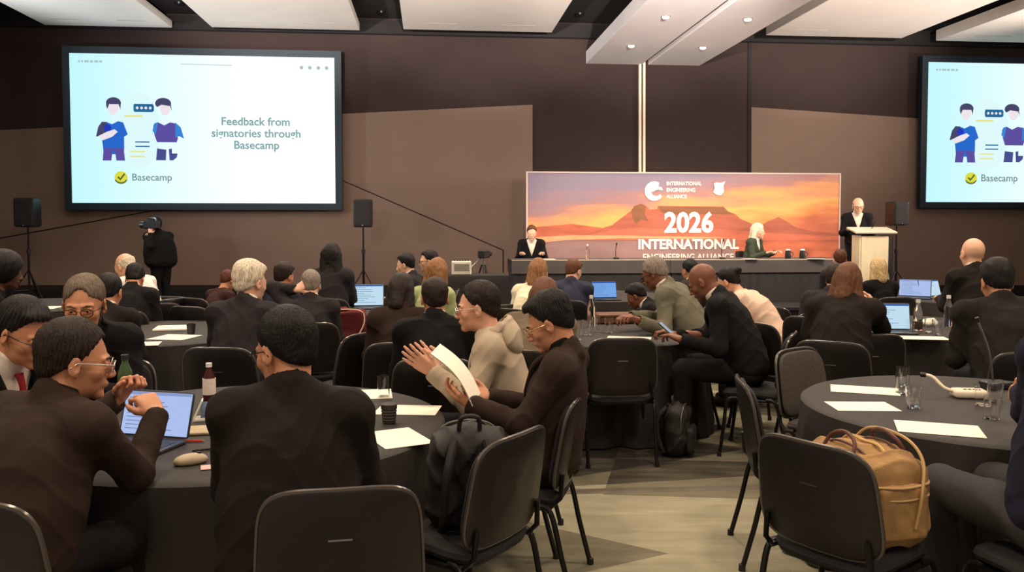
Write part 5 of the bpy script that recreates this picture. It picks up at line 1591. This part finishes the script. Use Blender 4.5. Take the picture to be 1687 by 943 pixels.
# ------------------------------------------------------------------ laptops, tablets, glasses, bottles
TZ = .7535
def on_table(px, py): p = PZ(px, py, TZ); return p
def laptop(p, face, label, w=.33, l=.23, open_=108, scr='white', keys=True, body=None, ratio=.62):
    """face: direction in which the screen looks (0 = towards the camera)"""
    r = empty('laptop', p, radians(face), label, 'laptop', None)
    bm = body or mat('laptop_grey', rgb(60, 62, 68), rough=.4, metal=.4, var=.03)
    MB().slab(w, l, .014, e=16, bev=.005, fn=lambda x, y, z: (x, z, .007 - y)).build('base', bm, r)
    MB().box((0, -.0, .0148), (w * .43, l * .26, .0008)).build('keyboard', M_PLASTIC, r, smooth=False)
    MB().box((0, -l * .36, .0145), (w * .16, l * .1, .0005)).build('trackpad', mat('trackpad', rgb(84, 86, 90), rough=.35, var=0), r, smooth=False)
    h = w * ratio; a = open_ - 90
    lid = lambda x, y, z: tuple(np.array([0, l / 2, .014]) + Rx(-a) @ np.array([x, y, z + h / 2]))
    lo = MB().slab(w, h, .008, e=18, bev=.003, fn=lid).build('lid', bm, r)
    mb = MB(); mb.V = []; mb.box((0, -.0048, 0), (w * .475, .0008, h * .455)); mb.V = [lid(*q) for q in mb.V]
    col = {'white': (196, 226, 244), 'blue': (120, 170, 236), 'sky': (176, 196, 242)}[scr]
    mb.build('display', emis('display_' + scr, rgb(*col), .95), lo, smooth=False)
    # lines of text and a coloured title bar on the display
    mb = MB(); mb.box((0, -.0062, h * .42), (w * .47, .0005, h * .03)); mb.V = [lid(*q) for q in mb.V]; mb.build('title_bar', emis('display_bar_' + scr, rgb(*((40, 96, 190) if scr != 'sky' else (150, 170, 220))), .8), lo, smooth=False)
    rr = random.Random(int(p[0] * 97)); mb = MB()
    for i in range(9):
        L_ = rr.uniform(.3, .8); mb.box((-w * .42 + w * .42 * L_, -.0062, h * (.32 - i * .082)), (w * .42 * L_, .0004, h * .008))
    mb.V = [lid(*q) for q in mb.V]; mb.build('display_text', emis('display_ink', rgb(120, 150, 190), .7), lo, smooth=False)
    return r
laptop((*PZ(222, 738, TZ)[:2], TZ), -14, 'open laptop with pale blue screen in the left foreground under raised hands', w=.33, l=.23, open_=106, scr='sky', ratio=.58)
laptop((*P(607, 500, 8.9)[:2], TZ), 8, 'open laptop with bright screen on the middle left table', w=.32, scr='white', ratio=.76)
laptop((*P(1000, 497, 9.0)[:2] - np.array([0, 0]), TZ), 12, 'open tablet computer with blue picture near the stage', w=.27, l=.2, scr='blue', ratio=.72) if False else None
laptop((*PZ(1470, 549, TZ)[:2], TZ), -6, 'open laptop with pale screen beside the brown-haired woman', w=.36, l=.2, scr='white', ratio=.62, open_=100)
laptop((*PZ(1546, 492, TZ)[:2], TZ), 16, 'small open laptop on the far right table next to the bald man', w=.30, scr='white', ratio=.7)
laptop((*P(1505, 492, 10.1)[:2], TZ), -30, 'dim open laptop on the far right table beside the bright one', w=.36, scr='sky', ratio=.6)
laptop((*P(1660, 500, 6.4)[:2], TZ), 5, 'laptop with pale screen hidden in front of the wide-jacketed man', w=.30, scr='sky', ratio=.6) if False else None
laptop((*P(1000, 499, 9.9)[:2], TZ), 8, 'open black laptop showing a blue picture in front of the stage', w=.30, l=.2, scr='blue', ratio=.68, body=M_PLASTIC)

def tumbler(p, label, group=None, h=.11, r=.034, up=True):
    o = empty('drinking_glass', p, 0, label, 'glass', group)
    MB().lathe([(0, 0), (r * .86, 0), (r, h), (r - .0025, h), (r * .82, .008), (0, .008)], n=24).build('glass_wall', GLASS(), o)
    return o
def stack_card(p, rz, label, m, w, l, th, name, cat):
    o = MB().box((0, 0, th / 2), (w / 2, l / 2, th / 2), bev=min(.003, th * .3)).build(name, m, None, smooth=False)
    o.location = [float(c) for c in p]; o.rotation_euler = (0, 0, rz); tag(o, label, cat); return o
def tp(x, y, dz=0.0): p = PZ(x, y, TZ); return (p[0], p[1], TZ + dz)
# left foreground table
bottle(0, 0, TZ, 'green-tinted bottle behind the raised hands at left', .25, 'green', (40, 42, 40), .036, world=tp(207, 668), lab=(.12, .4, (120, 130, 80)))
bottle(0, 0, TZ, 'dark red sauce bottle with white cap and label behind the laptop', .20, 'maroon', (232, 226, 216), .030, world=tp(345, 664), lab=(.22, .62, (230, 214, 204)))
tm_ = empty('tablet_stand', tp(352, 690), radians(18), 'white display stand with a blue-grey photo beside the sauce bottle', 'stand', None)
MB().prism([(-.09, 0), (-.05, .09), (-.045, .09), (-.08, .008), (.085, .008), (.05, .085), (.055, .09), (.09, 0)], -.04, .04).build('stand_frame', mat('white_plastic', rgb(230, 224, 210), rough=.4, var=.02), tm_, smooth=False)
MB().box((0, -.005, .045), (.055, .003, .036), R=Rx(-20)).build('photo', mat('blue_grey_print', rgb(96, 112, 142), var=.5, vscale=22), tm_, smooth=False)
stack_card(tp(322, 712), radians(12), 'beige notebook lying right of the laptop', mat('beige_cover', rgb(176, 160, 132), var=.06), .19, .14, .012, 'notebook', 'notebook')
def pen(p, rz, label, c, l=.14):
    o = empty('pen', p, rz, label, 'pen', None)
    mb = MB(); mb.tube([(-l / 2, 0, .005), (l / 2 - .012, 0, .005)], .0045, 8); mb.build('barrel', mat('pen_%d' % c[0], rgb(*c), rough=.3, var=0), o)
    mb = MB(); mb.tube([(l / 2 - .012, 0, .005), (l / 2, 0, .005)], [.004, .001], 8); mb.build('tip', M_METAL, o)
pen(tp(310, 729), radians(4), 'red pen in front of the beige notebook', (196, 50, 34))
pen(tp(348, 742), radians(24), 'black pen lying beside the computer mouse', (24, 22, 22))
ms = empty('computer_mouse', tp(314, 764), radians(-58), 'beige computer mouse at the front edge of the left table', 'mouse', None)
v = Vol(.003); v.ell((0, 0, .012), (.034, .062, .026), k=.01); v.half((0, 0, -1), 0.0, k=.004); v.build('mouse_shell', mat('mouse_beige', rgb(176, 160, 130), rough=.45, var=.05), ms)
mb = MB(); mb.lathe([(0, -.004), (.008, -.004), (.008, .004), (0, .004)], c=(0, .03, .033), R=Ry(90), n=12); mb.build('scroll_wheel', M_PLASTIC, ms)
stack_card(tp(352, 770), radians(20), 'small pink and white card beside the mouse', mat('pink_card', rgb(222, 178, 172), var=.15, vscale=30), .09, .06, .003, 'card', 'card')
paper_sheet(tp(655, 722), radians(28), 'white paper at the right front edge of the left foreground table', .21, .297)
paper_sheet(tp(672, 676, .0), radians(86), 'white paper behind the black cup on the left foreground table', .21, .297)
paper_sheet(tp(612, 650), radians(10), 'white paper by the glass at the back of the left table', .21, .25)
cp = empty('coffee_cup', tp(641, 697), 0, 'ribbed black paper cup on the left foreground table', 'cup', None)
MB().lathe([(0, 0), (.026, 0), (.030, .004)] + [(.0305 + .0018 * ((i % 2) * 2 - 1) + i * .0005, .008 + i * .0065) for i in range(10)] + [(.036, .078), (.038, .080), (.038, .086), (.034, .088), (0, .086)], n=32).build('cup_body', mat('cup_black', rgb(48, 42, 36), rough=.6, var=.1), cp)
tumbler(tp(632, 655), 'cloudy drinking glass behind the black cup')
# second left table
paper_sheet(tp(240, 567), radians(15), 'small white paper on the left edge of the second left table', .2, .22)
paper_sheet(tp(288, 556), radians(-10), 'white paper at the front of the second left table', .30, .30)
paper_sheet(tp(287, 542, .002), radians(14), 'cream booklet behind the white paper on the second left table', .30, .3, th=.012)
c_ = empty('coffee_cup', tp(315, 551), 0, 'small black cup on the second left table', 'cup', None)
MB().lathe([(0, 0), (.028, 0), (.036, .085), (.033, .085), (.026, .006), (0, .006)], n=24).build('cup_body', M_PLASTIC, c_)
# far left table
for i, (x, l) in enumerate([(36, 'upturned glass on the far left table, nearest the edge'), (44, 'glass on the far left table, second from the edge'), (53, 'glass on the far left table below the speaker pole')]):
    tumbler((*P(x, 480, 8.95)[:2], TZ), l, None, h=.13, r=.036)
nb = (*P(80, 490, 9.0)[:2], TZ); paper_sheet(nb, .1, 'white paper on the far left table')
# centre table
for i, (x, y, l) in enumerate([(952, 560, 'tallest glass at the left of the centre table'), (968, 552, 'glass just behind the tallest one on the centre table'), (982, 546, 'third glass from the left on the centre table'), (1003, 548, 'glass nearest the brown box on the centre table')]):
    tumbler(tp(x, y), l, None, h=.15 if i == 0 else .12, r=.034)
bottle(0, 0, TZ, 'slim clear water bottle on the centre table', .27, 'clear', (226, 220, 214), .034, world=tp(974, 538))
paper_sheet(tp(1036, 558), radians(78), 'white paper on the centre table in front of the older man', .21, .34)
bx_ = empty('storage_box', tp(1012, 532), radians(8), 'low brown leather case on the centre table', 'box', None)
MB().box((0, 0, .045), (.17, .09, .045), bev=.012).build('case_body', mat('brown_leather', rgb(104, 70, 50), rough=.5, var=.15), bx_, smooth=False)
MB().box((0, -.091, .06), (.17, .002, .004)).build('seam', M_PLASTIC, bx_, smooth=False)
# phone and paper of the bald man
h0 = (pV['hands'][0] + pV['hands'][1]) / 2
ph = empty('smartphone', (h0[0] - .085, h0[1] - .02, h0[2] + .06), radians(66), 'pale smartphone held by the bald man', 'phone', None)
MB().slab(.075, .15, .009, e=10, fn=lambda x, y, z: tuple(Rx(-50) @ np.array([x, y, z]))).build('phone_body', M_PLASTIC, ph)
mb = MB(); mb.box((0, -.0052, 0), (.033, .0006, .068)); mb.V = [tuple(Rx(-50) @ np.array(q)) for q in mb.V]; mb.build('phone_display', emis('phone_glow', rgb(190, 205, 220), .7), ph, smooth=False)
# phone of the hooded man between his hands
hE = (pE['hands'][0] + pE['hands'][1]) / 2
# paper read by the man in profile: a long curled sheet
def held_sheet():
    a, b = P(714, 578, 3.86), P(782, 662, 3.74); V = []; F = []; n = 16; m_ = 6
    side = np.array([.035, .30, .02]) * .5
    for i in range(n + 1):
        t = i / n; c = a * (1 - t) + b * t; c = c + np.array([.02, 0, .018]) * sin(pi * t)
        for j in range(m_ + 1):
            s_ = j / m_ - .5; V.append(c + side * s_ * 1.4 + np.array([.018, 0, .02]) * (s_ * s_ * 4 - .5))
    N = len(V); nr = np.array([.0012, 0, -.0012])
    V = V + [v + nr for v in V]
    for i in range(n):
        for j in range(m_):
            q = i * (m_ + 1) + j; f = (q, q + 1, q + m_ + 2, q + m_ + 1); F.append(f); F.append(tuple(N + k for k in f[::-1]))
    bd = [j for j in range(m_ + 1)] + [i * (m_ + 1) + m_ for i in range(1, n + 1)] + [n * (m_ + 1) + j for j in range(m_ - 1, -1, -1)] + [i * (m_ + 1) for i in range(n - 1, 0, -1)]
    for k in range(len(bd)): p_, q_ = bd[k], bd[(k + 1) % len(bd)]; F.append((p_, N + p_, N + q_, q_))
    o = obj_from('paper_sheet', V, F, M_PAPER, None); tag(o, 'long white paper held by the man in profile with glasses', 'paper'); return o
held_sheet()
# right laptop table
bottle(0, 0, TZ, 'clear water bottle with dark contents on the right laptop table', .26, 'clear', (220, 214, 206), .036, world=tp(1512, 545), lab=(.05, .3, (60, 44, 34)))
bottle(0, 0, TZ, 'tall clear water bottle with white cap near the wide-jacketed man', .27, 'clear', (236, 232, 226), .036, world=tp(1562, 538))
for i, (x, y, l) in enumerate([(1500, 548, 'glass left of the dark water bottle on the right laptop table'), (1530, 548, 'glass between the two bottles on the right laptop table'), (1546, 552, 'glass nearest the wide-jacketed man on the right laptop table')]):
    tumbler(tp(x, y), l, None)
paper_sheet(tp(1510, 557), radians(80), 'white paper in front of the laptop on the right laptop table', .2, .45)
nk = empty('napkin', tp(1530, 538), 0, 'crumpled white napkin between bottles on the right laptop table', 'napkin', None)
v = Vol(.005); v.ell((0, 0, .03), (.07, .05, .034), k=.02); v.ell((.04, .02, .045), (.04, .03, .03), k=.02); v.ops.append(('add', 'fn', creases(.02, 31), .01, None, None)); v.half((0, 0, -1), 0.0); v.build('crumpled_tissue', M_PAPER, nk)
paper_sheet((*P(1478, 492, 9.7)[:2], TZ), 1.2, 'white paper on the far right table')
# right foreground table
paper_sheet(tp(1424, 643), radians(70), 'white paper farthest back on the right foreground table', .21, .34)
paper_sheet(tp(1420, 670), radians(88), 'white paper at the left edge of the right foreground table', .21, .30)
paper_sheet(tp(1546, 707), radians(70), 'white paper at the front edge of the right foreground table', .23, .34)
for i, (x, y, l) in enumerate([(1486, 648, 'tall glass behind the pair of papers on the right foreground table'), (1487, 636, 'glass stacked farthest back on the right foreground table'), (1504, 672, 'glass in front of the other two on the right foreground table')]):
    tumbler(tp(x, y), l, None, h=.105, r=.036)
for i, (x, y, l) in enumerate([(1618, 668, 'glass beside the white microphone base'), (1634, 690, 'glass nearest the person in navy'), (1640, 662, 'glass behind the one nearest the person in navy')]):
    tumbler(tp(x, y), l, None, h=.10, r=.036)
mc = empty('conference_microphone', tp(1597, 655), radians(-6), 'white conference microphone unit on the right foreground table', 'microphone', None)
MW = mat('ivory_plastic', rgb(222, 210, 186), rough=.4, var=.03)
v = Vol(.004); v.box((0, 0, .022), (.085, .05, .022), rad=.018); v.half((0, 0, -1), 0.0); v.build('microphone_base', MW, mc)
mb = MB(); mb.tube(smooth_path([(-.07, .0, .03), (-.12, .01, .045), (-.16, .05, .09), (-.19, .07, .10)], 6), .009, 8); mb.build('gooseneck', MW, mc)
mb = MB(); mb.tube([(-.19, .07, .10), (-.215, .08, .10)], [.012, .013], 10); mb.build('capsule', M_PLASTIC, mc)
mb = MB(); 
for i in range(4): mb.box((-.03 + .022 * i, -.02, .045), (.007, .005, .002))
mb.build('buttons', M_PLASTIC, mc, smooth=False)
md_ = empty('conference_microphone', tp(1640, 640), radians(10), 'dark gooseneck microphone rising at the right edge of the foreground table', 'microphone', None)
v = Vol(.004); v.box((0, 0, .02), (.07, .05, .02), rad=.012); v.half((0, 0, -1), 0.0); v.build('microphone_base', M_PLASTIC, md_)
mb = MB(); mb.tube(smooth_path([(0, .02, .03), (-.03, .02, .2), (-.09, .03, .36)], 6), .006, 8); mb.build('gooseneck', M_METAL, md_)
mb = MB(); mb.tube([(-.09, .03, .36), (-.10, .03, .385)], .011, 8); mb.build('capsule', M_PLASTIC, md_)
# flat cable cover across the aisle
ca_, cb_ = PZ(900, 812, 0), PZ(1250, 803, 0)
o = MB(); dx = cb_ - ca_; L_ = np.linalg.norm(dx) + .9
o.prism([(-.045, 0), (-.03, .006), (.03, .006), (.045, 0)], -L_ / 2, L_ / 2)
cc = o.build('cable_cover', mat('cable_cover_grey', rgb(92, 84, 72), rough=.6, var=.3, vscale=6), None, smooth=False)
cc.location = [float(c) for c in (ca_ + cb_) / 2 + np.array([0, 0, .001])]; cc.rotation_euler = (0, 0, math.atan2(dx[1], dx[0]) - pi / 2); tag(cc, 'flat taped cable cover crossing the carpet aisle', 'cable')
